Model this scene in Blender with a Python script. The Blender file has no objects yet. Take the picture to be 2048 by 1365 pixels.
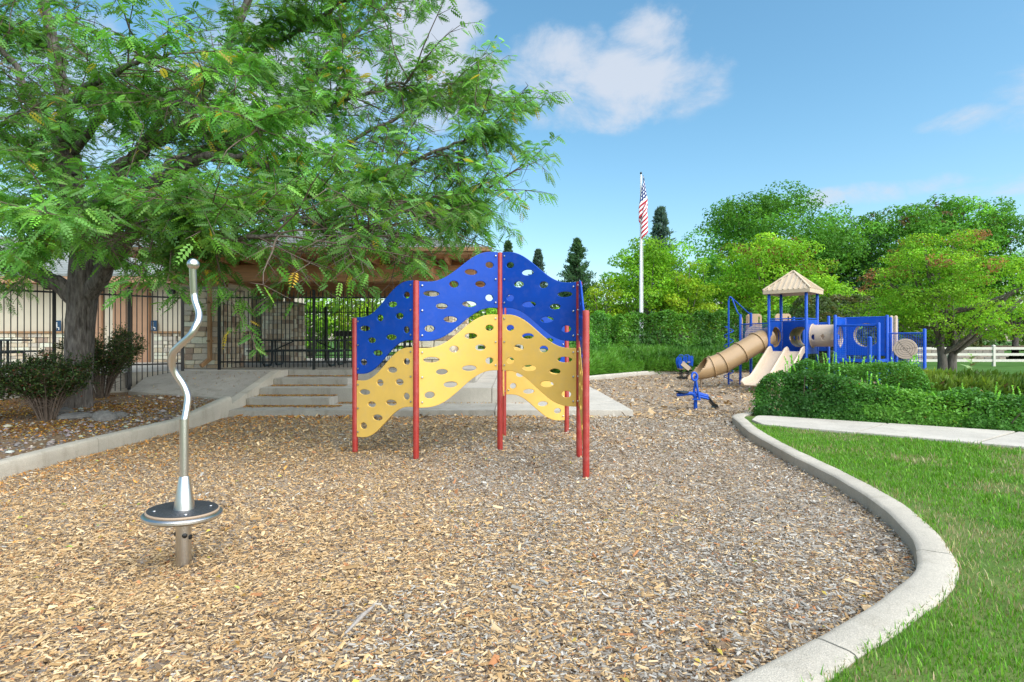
import bpy, bmesh, math, random
import numpy as np
from mathutils import Matrix, Vector
random.seed(7); RNG = np.random.default_rng(7)
R = math.radians
SC = bpy.context.scene
COL = SC.collection

# ------------------------------------------------------------------ camera, sky, sun, exposure
CAMZ = 1.5; F = 1138.0
cam = bpy.data.cameras.new('camera'); camo = bpy.data.objects.new('camera', cam); COL.objects.link(camo)
cam.sensor_width = 36; cam.lens = 20.0; cam.clip_start = 0.05; cam.clip_end = 6000
camo.location = (0, 0, CAMZ); camo.rotation_euler = (R(90), 0, 0)
SC.camera = camo
SUN_EL, SUN_AZ = R(48), R(136)          # azimuth clockwise from +Y: behind the camera, to the right
sund = bpy.data.lights.new('sun', 'SUN'); sund.energy = 3.3; sund.angle = R(100); sund.color = (1.0, 0.965, 0.92)
suno = bpy.data.objects.new('sun', sund); COL.objects.link(suno)
sdir = Vector((math.sin(SUN_AZ)*math.cos(SUN_EL), math.cos(SUN_AZ)*math.cos(SUN_EL), math.sin(SUN_EL)))
suno.rotation_euler = sdir.to_track_quat('Z', 'Y').to_euler(); suno.location = (6, -8, 20)
SC.view_settings.view_transform = 'Standard'; SC.view_settings.look = 'None'
SC.view_settings.gamma = 1; SC.view_settings.exposure = 0.95
SC.view_settings.use_curve_mapping = False

W = bpy.data.worlds.new('World'); SC.world = W; W.use_nodes = True
nt = W.node_tree; nt.nodes.clear()
def nn(t, kind, **kw):
    n = t.nodes.new(kind)
    for k, v in kw.items(): setattr(n, k, v)
    return n
def mth(t, op, a, b=None, c=None, clamp=False):
    n = t.nodes.new('ShaderNodeMath'); n.operation = op; n.use_clamp = clamp
    for i, x in enumerate((a, b, c)):
        if x is None: continue
        if isinstance(x, (int, float)): n.inputs[i].default_value = x
        else: t.links.new(x, n.inputs[i])
    return n.outputs[0]
sky = nn(nt, 'ShaderNodeTexSky', sky_type='NISHITA', sun_disc=False)
sky.sun_elevation = SUN_EL; sky.sun_rotation = SUN_AZ
sky.altitude = 200; sky.air_density = 1.15; sky.dust_density = 1.3; sky.ozone_density = 2.6
tc = nn(nt, 'ShaderNodeTexCoord'); sep = nn(nt, 'ShaderNodeSeparateXYZ')
nt.links.new(tc.outputs['Generated'], sep.inputs[0])
az = mth(nt, 'ARCTAN2', sep.outputs[0], sep.outputs[1]); el = mth(nt, 'ARCSINE', sep.outputs[2])
nz = nn(nt, 'ShaderNodeTexNoise'); nz.inputs['Scale'].default_value = 7; nz.inputs['Detail'].default_value = 8
nz.inputs['Roughness'].default_value = 0.62; nz.inputs['Distortion'].default_value = 0.25
mpv = nn(nt, 'ShaderNodeMapping'); mpv.inputs['Scale'].default_value = (1, 1, 1.7)
nt.links.new(tc.outputs['Generated'], mpv.inputs[0]); nt.links.new(mpv.outputs[0], nz.inputs['Vector'])
def blob(px, py, rx, ry, gain):
    a0 = math.atan2(px-1024, F); e0 = math.atan2(682.5-py, math.hypot(px-1024, F))
    u = mth(nt, 'DIVIDE', mth(nt, 'SUBTRACT', az, a0), rx/F); v = mth(nt, 'DIVIDE', mth(nt, 'SUBTRACT', el, e0), ry/F)
    d2 = mth(nt, 'ADD', mth(nt, 'MULTIPLY', u, u), mth(nt, 'MULTIPLY', v, v))
    return mth(nt, 'MULTIPLY', mth(nt, 'SUBTRACT', 1.0, d2, clamp=True), gain)
BL = [(840, 60, 170, 190, 1.15), (900, 150, 230, 90, .85), (1110, 130, 150, 85, .95), (1270, 150, 190, 80, 1.0), (1310, 85, 110, 85, .9), (1400, 150, 80, 70, .5),
      (1220, 190, 250, 80, .7), (600, 120, 260, 200, .9), (250, 200, 330, 140, .8), (1935, 238, 90, 30, .8), (1800, 380, 330, 24, .62), (2000, 372, 150, 22, .62), (820, 330, 300, 60, .3),
      (2600, 100, 400, 120, .9), (-700, 150, 500, 200, .9), (4200, 150, 500, 160, 1.0), (3300, -300, 500, 150, .8), (-2000, 100, 600, 160, .9)]
acc = None
for b in BL:
    o = blob(*b); acc = o if acc is None else mth(nt, 'MAXIMUM', acc, o)
dens = mth(nt, 'ADD', acc, mth(nt, 'MULTIPLY', mth(nt, 'SUBTRACT', nz.outputs[0], 0.52), 2.5))
gate = mth(nt, 'MULTIPLY', acc, 4.0, clamp=True)
mr = nn(nt, 'ShaderNodeMapRange', interpolation_type='SMOOTHSTEP'); mr.inputs['From Min'].default_value = .22; mr.inputs['From Max'].default_value = 1.05
nt.links.new(dens, mr.inputs[0])
fac = mth(nt, 'MULTIPLY', mth(nt, 'MULTIPLY', mr.outputs[0], gate), 0.86)
mixc = nn(nt, 'ShaderNodeMix', data_type='RGBA'); nt.links.new(fac, mixc.inputs['Factor'])
hsv = nn(nt, 'ShaderNodeHueSaturation'); hsv.inputs['Hue'].default_value = .482; hsv.inputs['Saturation'].default_value = 1.15; hsv.inputs['Value'].default_value = 1.0
nt.links.new(sky.outputs[0], hsv.inputs['Color'])
nt.links.new(hsv.outputs[0], mixc.inputs[6]); mixc.inputs[7].default_value = (3.25, 3.5, 3.95, 1)
bg = nn(nt, 'ShaderNodeBackground'); bg.inputs[1].default_value = 0.115
nt.links.new(mixc.outputs[2], bg.inputs[0])
wo = nn(nt, 'ShaderNodeOutputWorld'); nt.links.new(bg.outputs[0], wo.inputs[0])

# ------------------------------------------------------------------ helpers
def P(px, py, Y):
    """photograph pixel + real distance -> world point"""
    return Vector(((px-1024)/F*Y, Y, CAMZ-(py-682.5)/F*Y))
WM = {}
def wm(o): return WM.get(o.name, Matrix.Identity(4))
def put(o, parent):
    if parent is not None:
        o.parent = parent; o.matrix_parent_inverse = wm(parent).inverted()
def tag(o, label=None, cat=None, group=None, kind=None):
    if label: o['label'] = label
    if cat: o['category'] = cat
    if group: o['group'] = group
    if kind: o['kind'] = kind
    return o
def thing(name, loc, label, cat, group=None):
    o = bpy.data.objects.new(name, None); COL.objects.link(o); o.location = loc; o.empty_display_size = .2
    WM[o.name] = Matrix.Translation(Vector(loc)); return tag(o, label, cat, group)
def setting(name, loc=(0, 0, 0)):
    o = bpy.data.objects.new(name, None); COL.objects.link(o); o.location = loc
    WM[o.name] = Matrix.Translation(Vector(loc)); o['kind'] = 'structure'; return o
def inst(name, me, M, parent, mat=None):
    o = bpy.data.objects.new(name, me); COL.objects.link(o); o.matrix_world = M; WM[o.name] = M.copy(); put(o, parent)
    return o
class MB:
    def __init__(s): s.v = []; s.f = []; s.m = []; s.cm = 0
    def add(s, vs, fs):
        k = len(s.v); s.v += [tuple(v) for v in vs]; s.f += [tuple(i+k for i in f) for f in fs]; s.m += [s.cm]*len(fs); return s
    def box(s, c, size, M=None):
        hx, hy, hz = size[0]/2, size[1]/2, size[2]/2; c = Vector(c)
        vs = [Vector((x, y, z)) for z in (-hz, hz) for y in (-hy, hy) for x in (-hx, hx)]
        if M is not None: vs = [M @ v for v in vs]
        return s.add([c+v for v in vs], [(0, 2, 3, 1), (4, 5, 7, 6), (0, 1, 5, 4), (2, 6, 7, 3), (0, 4, 6, 2), (1, 3, 7, 5)])
    def beam(s, a, b, w, h):
        """box bar from a to b, w wide (horizontal) and h high"""
        a, b = Vector(a), Vector(b); d = b-a; L = d.length; x = d/L
        y = Vector((0, 0, 1)).cross(x)
        if y.length < 1e-4: y = Vector((0, 1, 0))
        y.normalize(); z = x.cross(y)
        M = Matrix((x, y, z)).transposed()
        return s.box((a+b)/2, (L, w, h), M)
    def tube(s, pts, rad, n=8, cap=True, twist=None):
        pts = [Vector(p) for p in pts]; k = len(pts)
        if isinstance(rad, (int, float)): rad = [rad]*k
        t0 = (pts[1]-pts[0]).normalized(); u = t0.orthogonal().normalized()
        if abs(t0.z) > .9: u = Vector((1, 0, 0)); u = (u-t0*u.dot(t0)).normalized()
        vs = []
        for i, p in enumerate(pts):
            t = (pts[min(i+1, k-1)]-pts[max(i-1, 0)]).normalized()
            u = (u-t*u.dot(t)).normalized(); w = t.cross(u)
            for j in range(n):
                a = 2*math.pi*j/n; vs.append(p+(u*math.cos(a)+w*math.sin(a))*rad[i])
        fs = [(i*n+j, i*n+(j+1) % n, (i+1)*n+(j+1) % n, (i+1)*n+j) for i in range(k-1) for j in range(n)]
        if cap: fs += [tuple(range(n-1, -1, -1)), tuple(range((k-1)*n, k*n))]
        return s.add(vs, fs)
    def lathe(s, c, prof, n=24, M=None, cap=True):
        c = Vector(c); vs = []
        for r, z in prof:
            for j in range(n):
                a = 2*math.pi*j/n; v = Vector((r*math.cos(a), r*math.sin(a), z)); vs.append(c+(M @ v if M is not None else v))
        k = len(prof); fs = [(i*n+j, i*n+(j+1) % n, (i+1)*n+(j+1) % n, (i+1)*n+j) for i in range(k-1) for j in range(n)]
        if cap: fs += [tuple(range(n-1, -1, -1)), tuple(range((k-1)*n, k*n))]
        return s.add(vs, fs)
    def prism(s, poly, z0, z1):
        n = len(poly); g0 = z0 if callable(z0) else (lambda x, y: z0); g1 = z1 if callable(z1) else (lambda x, y: z1)
        vs = [(x, y, g0(x, y)) for x, y in poly]+[(x, y, g1(x, y)) for x, y in poly]
        return s.add(vs, [tuple(range(n-1, -1, -1)), tuple(range(n, 2*n))]+[(i, (i+1) % n, n+(i+1) % n, n+i) for i in range(n)])
    def mesh(s, name, mats, smooth=None, bevel=None):
        me = bpy.data.meshes.new(name); me.from_pydata(s.v, [], s.f)
        mats = mats if isinstance(mats, (list, tuple)) else [mats]
        for m in mats: me.materials.append(m)
        if len(mats) > 1: me.polygons.foreach_set('material_index', s.m)
        bm = bmesh.new(); bm.from_mesh(me); bmesh.ops.recalc_face_normals(bm, faces=bm.faces)
        if bevel:
            es = [e for e in bm.edges if len(e.link_faces) == 2 and e.calc_face_angle(0) > .6]
            bmesh.ops.bevel(bm, geom=es, offset=bevel, segments=2, affect='EDGES', clamp_overlap=True)
        bm.to_mesh(me); bm.free()
        if smooth is not None:
            me.polygons.foreach_set('use_smooth', [True]*len(me.polygons)); me.set_sharp_from_angle(angle=R(smooth))
        return me
    def build(s, name, mats, parent=None, smooth=None, bevel=None):
        o = bpy.data.objects.new(name, s.mesh(name, mats, smooth, bevel)); COL.objects.link(o); put(o, parent); return o

def raw_mesh(name, V, k, mat, colors=None):
    """V: (n,k,3) polygons with k corners each; one colour per polygon"""
    n = V.shape[0]; me = bpy.data.meshes.new(name)
    me.vertices.add(n*k); me.vertices.foreach_set('co', np.ascontiguousarray(V, dtype=np.float32).ravel())
    me.loops.add(n*k); me.loops.foreach_set('vertex_index', np.arange(n*k, dtype=np.int32))
    me.polygons.add(n); me.polygons.foreach_set('loop_start', np.arange(0, n*k, k, dtype=np.int32))
    if colors is not None: face_col(me, colors)
    me.materials.append(mat); me.update(calc_edges=True); return me
def idx_mesh(name, V, tmpl_faces, mat, colors=None):
    """V: (n,m,3) instances of one small template; tmpl_faces: index tuples (3 or 4 corners)"""
    n, m, _ = V.shape; me = bpy.data.meshes.new(name)
    me.vertices.add(n*m); me.vertices.foreach_set('co', np.ascontiguousarray(V, dtype=np.float32).ravel())
    flat = np.array([i for f in tmpl_faces for i in f], dtype=np.int32); lens = np.array([len(f) for f in tmpl_faces], dtype=np.int32)
    idx = (np.arange(n, dtype=np.int32)[:, None]*m+flat[None, :]).ravel()
    me.loops.add(idx.size); me.loops.foreach_set('vertex_index', idx)
    starts = np.concatenate([[0], np.cumsum(lens)[:-1]]).astype(np.int32)
    st = (np.arange(n, dtype=np.int32)[:, None]*flat.size+starts[None, :]).ravel()
    me.polygons.add(st.size); me.polygons.foreach_set('loop_start', st)
    if colors is not None: face_col(me, np.repeat(colors, len(tmpl_faces), axis=0))
    me.materials.append(mat); me.update(calc_edges=True); return me
def face_col(me, c):
    a = me.attributes.new('tint', 'FLOAT_COLOR', 'FACE')
    c4 = np.ones((c.shape[0], 4), np.float32); c4[:, :3] = c; a.data.foreach_set('color', c4.ravel())
def obj(name, me, parent=None):
    o = bpy.data.objects.new(name, me); COL.objects.link(o); put(o, parent); return o
def norm(a): return a/np.maximum(np.linalg.norm(a, axis=-1, keepdims=True), 1e-9)
def vnoise(x, y, z=None, seed=0):
    x = np.asarray(x, float); y = np.asarray(y, float); z = np.zeros_like(x) if z is None else np.asarray(z, float)
    xi, yi, zi = np.floor(x).astype(np.int64), np.floor(y).astype(np.int64), np.floor(z).astype(np.int64)
    fx, fy, fz = x-xi, y-yi, z-zi
    fx, fy, fz = [f*f*(3-2*f) for f in (fx, fy, fz)]
    def h(a, b, c):
        q = (a*374761393+b*668265263+c*2147483647+seed*974634541) & 0xffffffff
        q = ((q ^ (q >> 13))*1274126177) & 0xffffffff
        return ((q ^ (q >> 16)) & 0xffff)/65535.0
    r = 0
    for dx in (0, 1):
        for dy in (0, 1):
            for dz in (0, 1):
                r = r+h(xi+dx, yi+dy, zi+dz)*np.where(dx, fx, 1-fx)*np.where(dy, fy, 1-fy)*np.where(dz, fz, 1-fz)
    return r
def fbm(x, y, z=None, seed=0, oct=3):
    s = 0; a = .5; t = 0
    for i in range(oct):
        k = 2**i; s = s+a*vnoise(np.asarray(x)*k, np.asarray(y)*k, None if z is None else np.asarray(z)*k, seed+i); t += a; a *= .5
    return s/t
def smooth_path(pts, n=8):
    """Catmull-Rom through points"""
    pts = [Vector(p) for p in pts]; out = []
    for i in range(len(pts)-1):
        p0, p1, p2, p3 = pts[max(i-1, 0)], pts[i], pts[i+1], pts[min(i+2, len(pts)-1)]
        for j in range(n):
            t = j/n; out.append(.5*((2*p1)+(p2-p0)*t+(2*p0-5*p1+4*p2-p3)*t*t+(3*p1-p0-3*p2+p3)*t**3))
    out.append(pts[-1]); return out

# ------------------------------------------------------------------ materials
def mat(name, col, rough=.6, metal=0, spec=.5, var=.0, vscale=6, bump=0, bscale=60, col2=None, detail=5, coat=0, stretch=None, obj_rand=0, obj_rand_hue=None):
    m = bpy.data.materials.new(name); m.use_nodes = True; t = m.node_tree; b = t.nodes['Principled BSDF']
    b.inputs['Base Color'].default_value = (*col, 1); b.inputs['Roughness'].default_value = rough; b.inputs['Metallic'].default_value = metal
    b.inputs['Specular IOR Level'].default_value = spec; b.inputs['Coat Weight'].default_value = coat
    src = None; tcn = t.nodes.new('ShaderNodeTexCoord'); vec = tcn.outputs['Object']
    if stretch:
        mp = t.nodes.new('ShaderNodeMapping'); mp.inputs['Scale'].default_value = stretch; t.links.new(vec, mp.inputs[0]); vec = mp.outputs[0]
    if col2 is not None or var:
        n = t.nodes.new('ShaderNodeTexNoise'); n.inputs['Scale'].default_value = vscale; n.inputs['Detail'].default_value = detail; n.inputs['Roughness'].default_value = .6
        t.links.new(vec, n.inputs['Vector'])
        r = t.nodes.new('ShaderNodeMapRange'); r.inputs[1].default_value = .3; r.inputs[2].default_value = .7; t.links.new(n.outputs[0], r.inputs[0])
        mx = t.nodes.new('ShaderNodeMix'); mx.data_type = 'RGBA'; t.links.new(r.outputs[0], mx.inputs['Factor'])
        c2 = col2 if col2 is not None else tuple(min(1, c*(1+var)) for c in col); c1 = col if col2 is not None else tuple(c*(1-var) for c in col)
        mx.inputs[6].default_value = (*c1, 1); mx.inputs[7].default_value = (*c2, 1); src = mx.outputs[2]
    if obj_rand:
        oi = t.nodes.new('ShaderNodeObjectInfo'); rp = t.nodes.new('ShaderNodeValToRGB'); t.links.new(oi.outputs['Random'], rp.inputs[0])
        cols = obj_rand_hue; rp.color_ramp.interpolation = 'CONSTANT'
        rp.color_ramp.elements[0].color = (*cols[0], 1); rp.color_ramp.elements[1].color = (*cols[1], 1); rp.color_ramp.elements[1].position = 1/len(cols)
        for i in range(2, len(cols)): e = rp.color_ramp.elements.new(i/len(cols)); e.color = (*cols[i], 1)
        mx2 = t.nodes.new('ShaderNodeMix'); mx2.data_type = 'RGBA'; mx2.blend_type = 'MULTIPLY'; mx2.inputs['Factor'].default_value = 1
        t.links.new(rp.outputs[0], mx2.inputs[6])
        if src is not None: t.links.new(src, mx2.inputs[7])
        else: mx2.inputs[7].default_value = (1, 1, 1, 1)
        src = mx2.outputs[2]
    if src is not None: t.links.new(src, b.inputs['Base Color'])
    if bump:
        n2 = t.nodes.new('ShaderNodeTexNoise'); n2.inputs['Scale'].default_value = bscale; n2.inputs['Detail'].default_value = 6; t.links.new(vec, n2.inputs['Vector'])
        bp = t.nodes.new('ShaderNodeBump'); bp.inputs['Strength'].default_value = bump; bp.inputs['Distance'].default_value = .02
        t.links.new(n2.outputs[0], bp.inputs['Height']); t.links.new(bp.outputs[0], b.inputs['Normal'])
    return m
def leaf_mat(name, trans=.35, rough=.5, spec=.35, tint=(1.25, 1.2, .6)):
    m = bpy.data.materials.new(name); m.use_nodes = True; t = m.node_tree; b = t.nodes['Principled BSDF']; out = t.nodes['Material Output']
    a = t.nodes.new('ShaderNodeAttribute'); a.attribute_name = 'tint'; t.links.new(a.outputs['Color'], b.inputs['Base Color'])
    b.inputs['Roughness'].default_value = rough; b.inputs['Specular IOR Level'].default_value = spec
    if trans:
        tr = t.nodes.new('ShaderNodeBsdfTranslucent'); mx = t.nodes.new('ShaderNodeMix'); mx.data_type = 'RGBA'; mx.blend_type = 'MULTIPLY'; mx.inputs['Factor'].default_value = 1
        t.links.new(a.outputs['Color'], mx.inputs[6]); mx.inputs[7].default_value = (*tint, 1); t.links.new(mx.outputs[2], tr.inputs[0])
        ms = t.nodes.new('ShaderNodeMixShader'); ms.inputs[0].default_value = trans
        t.links.new(b.outputs[0], ms.inputs[1]); t.links.new(tr.outputs[0], ms.inputs[2]); t.links.new(ms.outputs[0], out.inputs[0])
    return m
def concrete(name, c, stain=.6, joint=0):
    m = mat(name, tuple(x*.86 for x in c), .85, spec=.25, col2=tuple(min(1, x*1.1) for x in c), vscale=1.6, bump=.35, bscale=160, detail=9)
    t = m.node_tree; b = t.nodes['Principled BSDF']; old = b.inputs['Base Color'].links[0].from_socket
    tcn = t.nodes.new('ShaderNodeTexCoord'); n = t.nodes.new('ShaderNodeTexNoise'); n.inputs['Scale'].default_value = 4.5; n.inputs['Detail'].default_value = 10; n.inputs['Roughness'].default_value = .7
    mp = t.nodes.new('ShaderNodeMapping'); mp.inputs['Scale'].default_value = (1, 1, .35); t.links.new(tcn.outputs['Object'], mp.inputs[0]); t.links.new(mp.outputs[0], n.inputs['Vector'])
    r = t.nodes.new('ShaderNodeMapRange'); r.inputs[1].default_value = .52; r.inputs[2].default_value = .74; r.inputs[4].default_value = stain; t.links.new(n.outputs[0], r.inputs[0])
    n3 = t.nodes.new('ShaderNodeTexNoise'); n3.inputs['Scale'].default_value = 130; n3.inputs['Detail'].default_value = 2; t.links.new(tcn.outputs['Object'], n3.inputs['Vector'])
    r3 = t.nodes.new('ShaderNodeMapRange'); r3.inputs[1].default_value = .35; r3.inputs[2].default_value = .65; r3.inputs[3].default_value = .86; r3.inputs[4].default_value = 1.1; t.links.new(n3.outputs[0], r3.inputs[0])
    mx = t.nodes.new('ShaderNodeMix'); mx.data_type = 'RGBA'; t.links.new(r.outputs[0], mx.inputs['Factor']); t.links.new(old, mx.inputs[6]); mx.inputs[7].default_value = (c[0]*.5, c[1]*.48, c[2]*.42, 1)
    sc = t.nodes.new('ShaderNodeVectorMath'); sc.operation = 'SCALE'; t.links.new(mx.outputs[2], sc.inputs[0]); t.links.new(r3.outputs[0], sc.inputs['Scale'])
    t.links.new(sc.outputs[0], b.inputs['Base Color']); return m
M = {}
M['conc'] = concrete('concrete_light', (.49, .455, .39), .35)
M['conc_curb'] = concrete('concrete_curb', (.46, .42, .345), .5)
M['conc_old'] = concrete('concrete_weathered', (.34, .315, .27), .7)
M['conc_step'] = concrete('concrete_step', (.37, .35, .305), .8)
M['blue'] = mat('blue_plastic', (.001, .053, .36), .45, spec=.25, var=.12, vscale=2.2, bump=.04, bscale=8)
M['bluemetal'] = mat('blue_painted_steel', (.003, .075, .46), .38, spec=.35, var=.05)
M['yellow'] = mat('yellow_plastic', (.71, .455, .10), .45, spec=.35, var=.07, vscale=2.2, bump=.04, bscale=8)
M['red'] = mat('red_painted_steel', (.33, .025, .018), .38, spec=.5, var=.12, vscale=9)
def grime(m, amt=.22, col=(.42, .36, .29), scale=7):
    t = m.node_tree; b = t.nodes['Principled BSDF']; old = b.inputs['Base Color'].links[0].from_socket
    tcn = t.nodes.new('ShaderNodeTexCoord'); n = t.nodes.new('ShaderNodeTexNoise'); n.inputs['Scale'].default_value = scale; n.inputs['Detail'].default_value = 12; n.inputs['Roughness'].default_value = .72; t.links.new(tcn.outputs['Object'], n.inputs['Vector'])
    rg = t.nodes.new('ShaderNodeMapRange'); rg.inputs[1].default_value = .5; rg.inputs[2].default_value = .78; rg.inputs[4].default_value = amt; t.links.new(n.outputs[0], rg.inputs[0])
    mx = t.nodes.new('ShaderNodeMix'); mx.data_type = 'RGBA'; t.links.new(rg.outputs[0], mx.inputs['Factor']); t.links.new(old, mx.inputs[6]); mx.inputs[7].default_value = (*col, 1); t.links.new(mx.outputs[2], b.inputs['Base Color'])
    r2 = t.nodes.new('ShaderNodeMapRange'); r2.inputs[1].default_value = .3; r2.inputs[2].default_value = .7; r2.inputs[3].default_value = b.inputs['Roughness'].default_value-.08; r2.inputs[4].default_value = b.inputs['Roughness'].default_value+.18; t.links.new(n.outputs[0], r2.inputs[0]); t.links.new(r2.outputs[0], b.inputs['Roughness'])
    return m
for k_ in ('blue', 'yellow', 'red', 'bluemetal'): grime(M[k_], {'blue': .07, 'bluemetal': .07, 'yellow': .2, 'red': .2}[k_])
M['bolt'] = mat('bolt_steel', (.45, .45, .45), .35, metal=1)
M['steel'] = mat('brushed_stainless', (.62, .61, .59), .3, metal=1, bump=.06, bscale=90, stretch=(9, 9, .4))
M['black_rubber'] = mat('black_tread', (.03, .033, .037), .45, spec=.6, bump=.5, bscale=55)
M['tanrim'] = mat('tan_rim', (.34, .25, .17), .5)
M['black'] = mat('black_steel', (.008, .009, .010), .4, spec=.5)
M['dark_green'] = mat('dark_coated_steel', (.012, .022, .026), .4)
M['tan'] = mat('tan_plastic', (.46, .31, .17), .38, spec=.45, var=.06, vscale=2)
M['beige'] = mat('beige_plastic', (.58, .46, .34), .42, spec=.4, var=.05, vscale=2)
M['tube'] = mat('brown_tube_plastic', (.42, .275, .14), .33, spec=.5, var=.06, vscale=2)
M['roofplast'] = mat('beige_roof_plastic', (.55, .44, .31), .5, var=.08, vscale=3)
for k_ in ('tan', 'beige', 'tube', 'roofplast'): grime(M[k_], .3, (.22, .17, .12), 4)
M['stucco'] = mat('cream_stucco', (.62, .55, .42), .9, spec=.2, var=.05, vscale=2, bump=.3, bscale=120)
M['trim'] = mat('tan_trim_paint', (.42, .24, .14), .7, var=.08, vscale=3)
M['wood'] = mat('stained_timber', (.45, .24, .115), .6, var=.3, vscale=3, bump=.3, bscale=30, stretch=(.3, 6, 6))
M['tanwood'] = mat('tan_timber', (.33, .19, .09), .65, var=.15, vscale=3)
M['shingle'] = mat('grey_shingles', (.19, .21, .20), .9, col2=(.30, .31, .29), vscale=14, bump=.5, bscale=30, stretch=(1, 5, 5))
M['mortar'] = mat('mortar', (.30, .27, .22), .95, var=.1)
STN = [tuple(min(.8, v*1.5) for v in c) for c in [(.52, .46, .36), (.44, .38, .28), (.60, .54, .43), (.36, .28, .20), (.50, .42, .30), (.40, .36, .30), (.57, .50, .40), (.28, .21, .16)]]
M['stone'] = mat('cut_stone', (.78, .78, .78), .9, spec=.2, col2=(1.1, 1.08, 1.04), vscale=9, bump=.8, bscale=25, obj_rand=1, obj_rand_hue=STN)
M['block'] = mat('retaining_block', (.8, .8, .8), .9, col2=(1.05, 1.05, 1), vscale=8, bump=.5, bscale=20, obj_rand=1, obj_rand_hue=[(.30, .25, .20), (.36, .30, .25), (.26, .23, .2)])
M['bark'] = mat('locust_bark', (.042, .035, .031), .9, spec=.2, col2=(.20, .178, .16), vscale=7, bump=.9, bscale=16, stretch=(3.5, 3.5, .7), detail=8)
M['bark_bg'] = mat('tree_bark', (.08, .068, .056), .9, spec=.2, col2=(.21, .185, .16), vscale=6, bump=.6, bscale=20, stretch=(3, 3, .6))
M['twig'] = mat('shrub_twigs', (.08, .06, .045), .9, spec=.2, col2=(.15, .115, .09), vscale=20)
M['leaf'] = leaf_mat('locust_leaf', .4, .42, .4)
M['leafbg'] = leaf_mat('tree_leaf', .4, .6, .15)
M['hedge_leaf'] = leaf_mat('hedge_leaf', .34, .45, .3)
M['grass'] = leaf_mat('grass_blade', .3, .5, .3)
M['chip'] = leaf_mat('wood_chip', 0, .85, .2)
M['litter'] = leaf_mat('fallen_leaflet', .15, .6, .3)
M['pebble'] = leaf_mat('pebble_stone', 0, .8, .3)
M['mulch'] = mat('mulch_base', (.20, .145, .095), .95, spec=.1, col2=(.46, .36, .25), vscale=55, bump=1, bscale=60, detail=6)
def chip_base(m):
    t = m.node_tree; b = t.nodes['Principled BSDF']; tcn = t.nodes.new('ShaderNodeTexCoord')
    n0 = t.nodes.new('ShaderNodeTexNoise'); n0.inputs['Scale'].default_value = 30; t.links.new(tcn.outputs['Object'], n0.inputs['Vector'])
    ad = t.nodes.new('ShaderNodeMix'); ad.data_type = 'VECTOR'; ad.inputs['Factor'].default_value = .025; t.links.new(tcn.outputs['Object'], ad.inputs[4]); t.links.new(n0.outputs['Color'], ad.inputs[5])
    mp = t.nodes.new('ShaderNodeMapping'); mp.inputs['Scale'].default_value = (.55, 1, 1); mp.inputs['Rotation'].default_value = (0, 0, .4); t.links.new(ad.outputs[1], mp.inputs[0])
    v = t.nodes.new('ShaderNodeTexVoronoi'); v.inputs['Scale'].default_value = 95; t.links.new(mp.outputs[0], v.inputs['Vector'])
    sp = t.nodes.new('ShaderNodeSeparateColor'); t.links.new(v.outputs['Color'], sp.inputs[0]); rp = t.nodes.new('ShaderNodeValToRGB'); t.links.new(sp.outputs[0], rp.inputs[0])
    cols = [(.10, .07, .045), (.42, .29, .16), (.30, .26, .22), (.50, .38, .24), (.22, .16, .11), (.42, .38, .33)]; rp.color_ramp.interpolation = 'CONSTANT'
    rp.color_ramp.elements[0].color = (*cols[0], 1); rp.color_ramp.elements[1].position = .17; rp.color_ramp.elements[1].color = (*cols[1], 1)
    for i in range(2, 6): e = rp.color_ramp.elements.new(.17*i); e.color = (*cols[i], 1)
    t.links.new(rp.outputs[0], b.inputs['Base Color'])
    bp = t.nodes.new('ShaderNodeBump'); bp.inputs['Strength'].default_value = 1; bp.inputs['Distance'].default_value = .012; t.links.new(sp.outputs[1], bp.inputs['Height']); t.links.new(bp.outputs[0], b.inputs['Normal'])
chip_base(M['mulch'])
M['soil'] = mat('bed_soil', (.12, .075, .04), .95, spec=.1, col2=(.27, .19, .12), vscale=26, bump=.9, bscale=40)
M['turf'] = mat('turf_base', (.05, .125, .016), .95, spec=.1, col2=(.15, .19, .06), vscale=2.4, bump=.6, bscale=70, detail=9)
M['farlawn'] = mat('far_lawn', (.04, .10, .015), .95, spec=.1, col2=(.07, .16, .03), vscale=.8, bump=.3, bscale=20)
M['rock'] = mat('grey_boulder', (.10, .097, .09), .9, col2=(.19, .18, .165), vscale=7, bump=.7, bscale=18)
M['white'] = mat('white_vinyl', (.74, .72, .66), .5, var=.05)
M['cream'] = mat('cream_vinyl', (.56, .54, .46), .55, var=.08)
M['whitepole'] = mat('white_pole_paint', (.78, .78, .78), .4)
M['bluesign'] = mat('blue_sign', (.012, .055, .12), .5)
M['joint'] = mat('joint_filler', (.06, .055, .05), .95)

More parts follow.
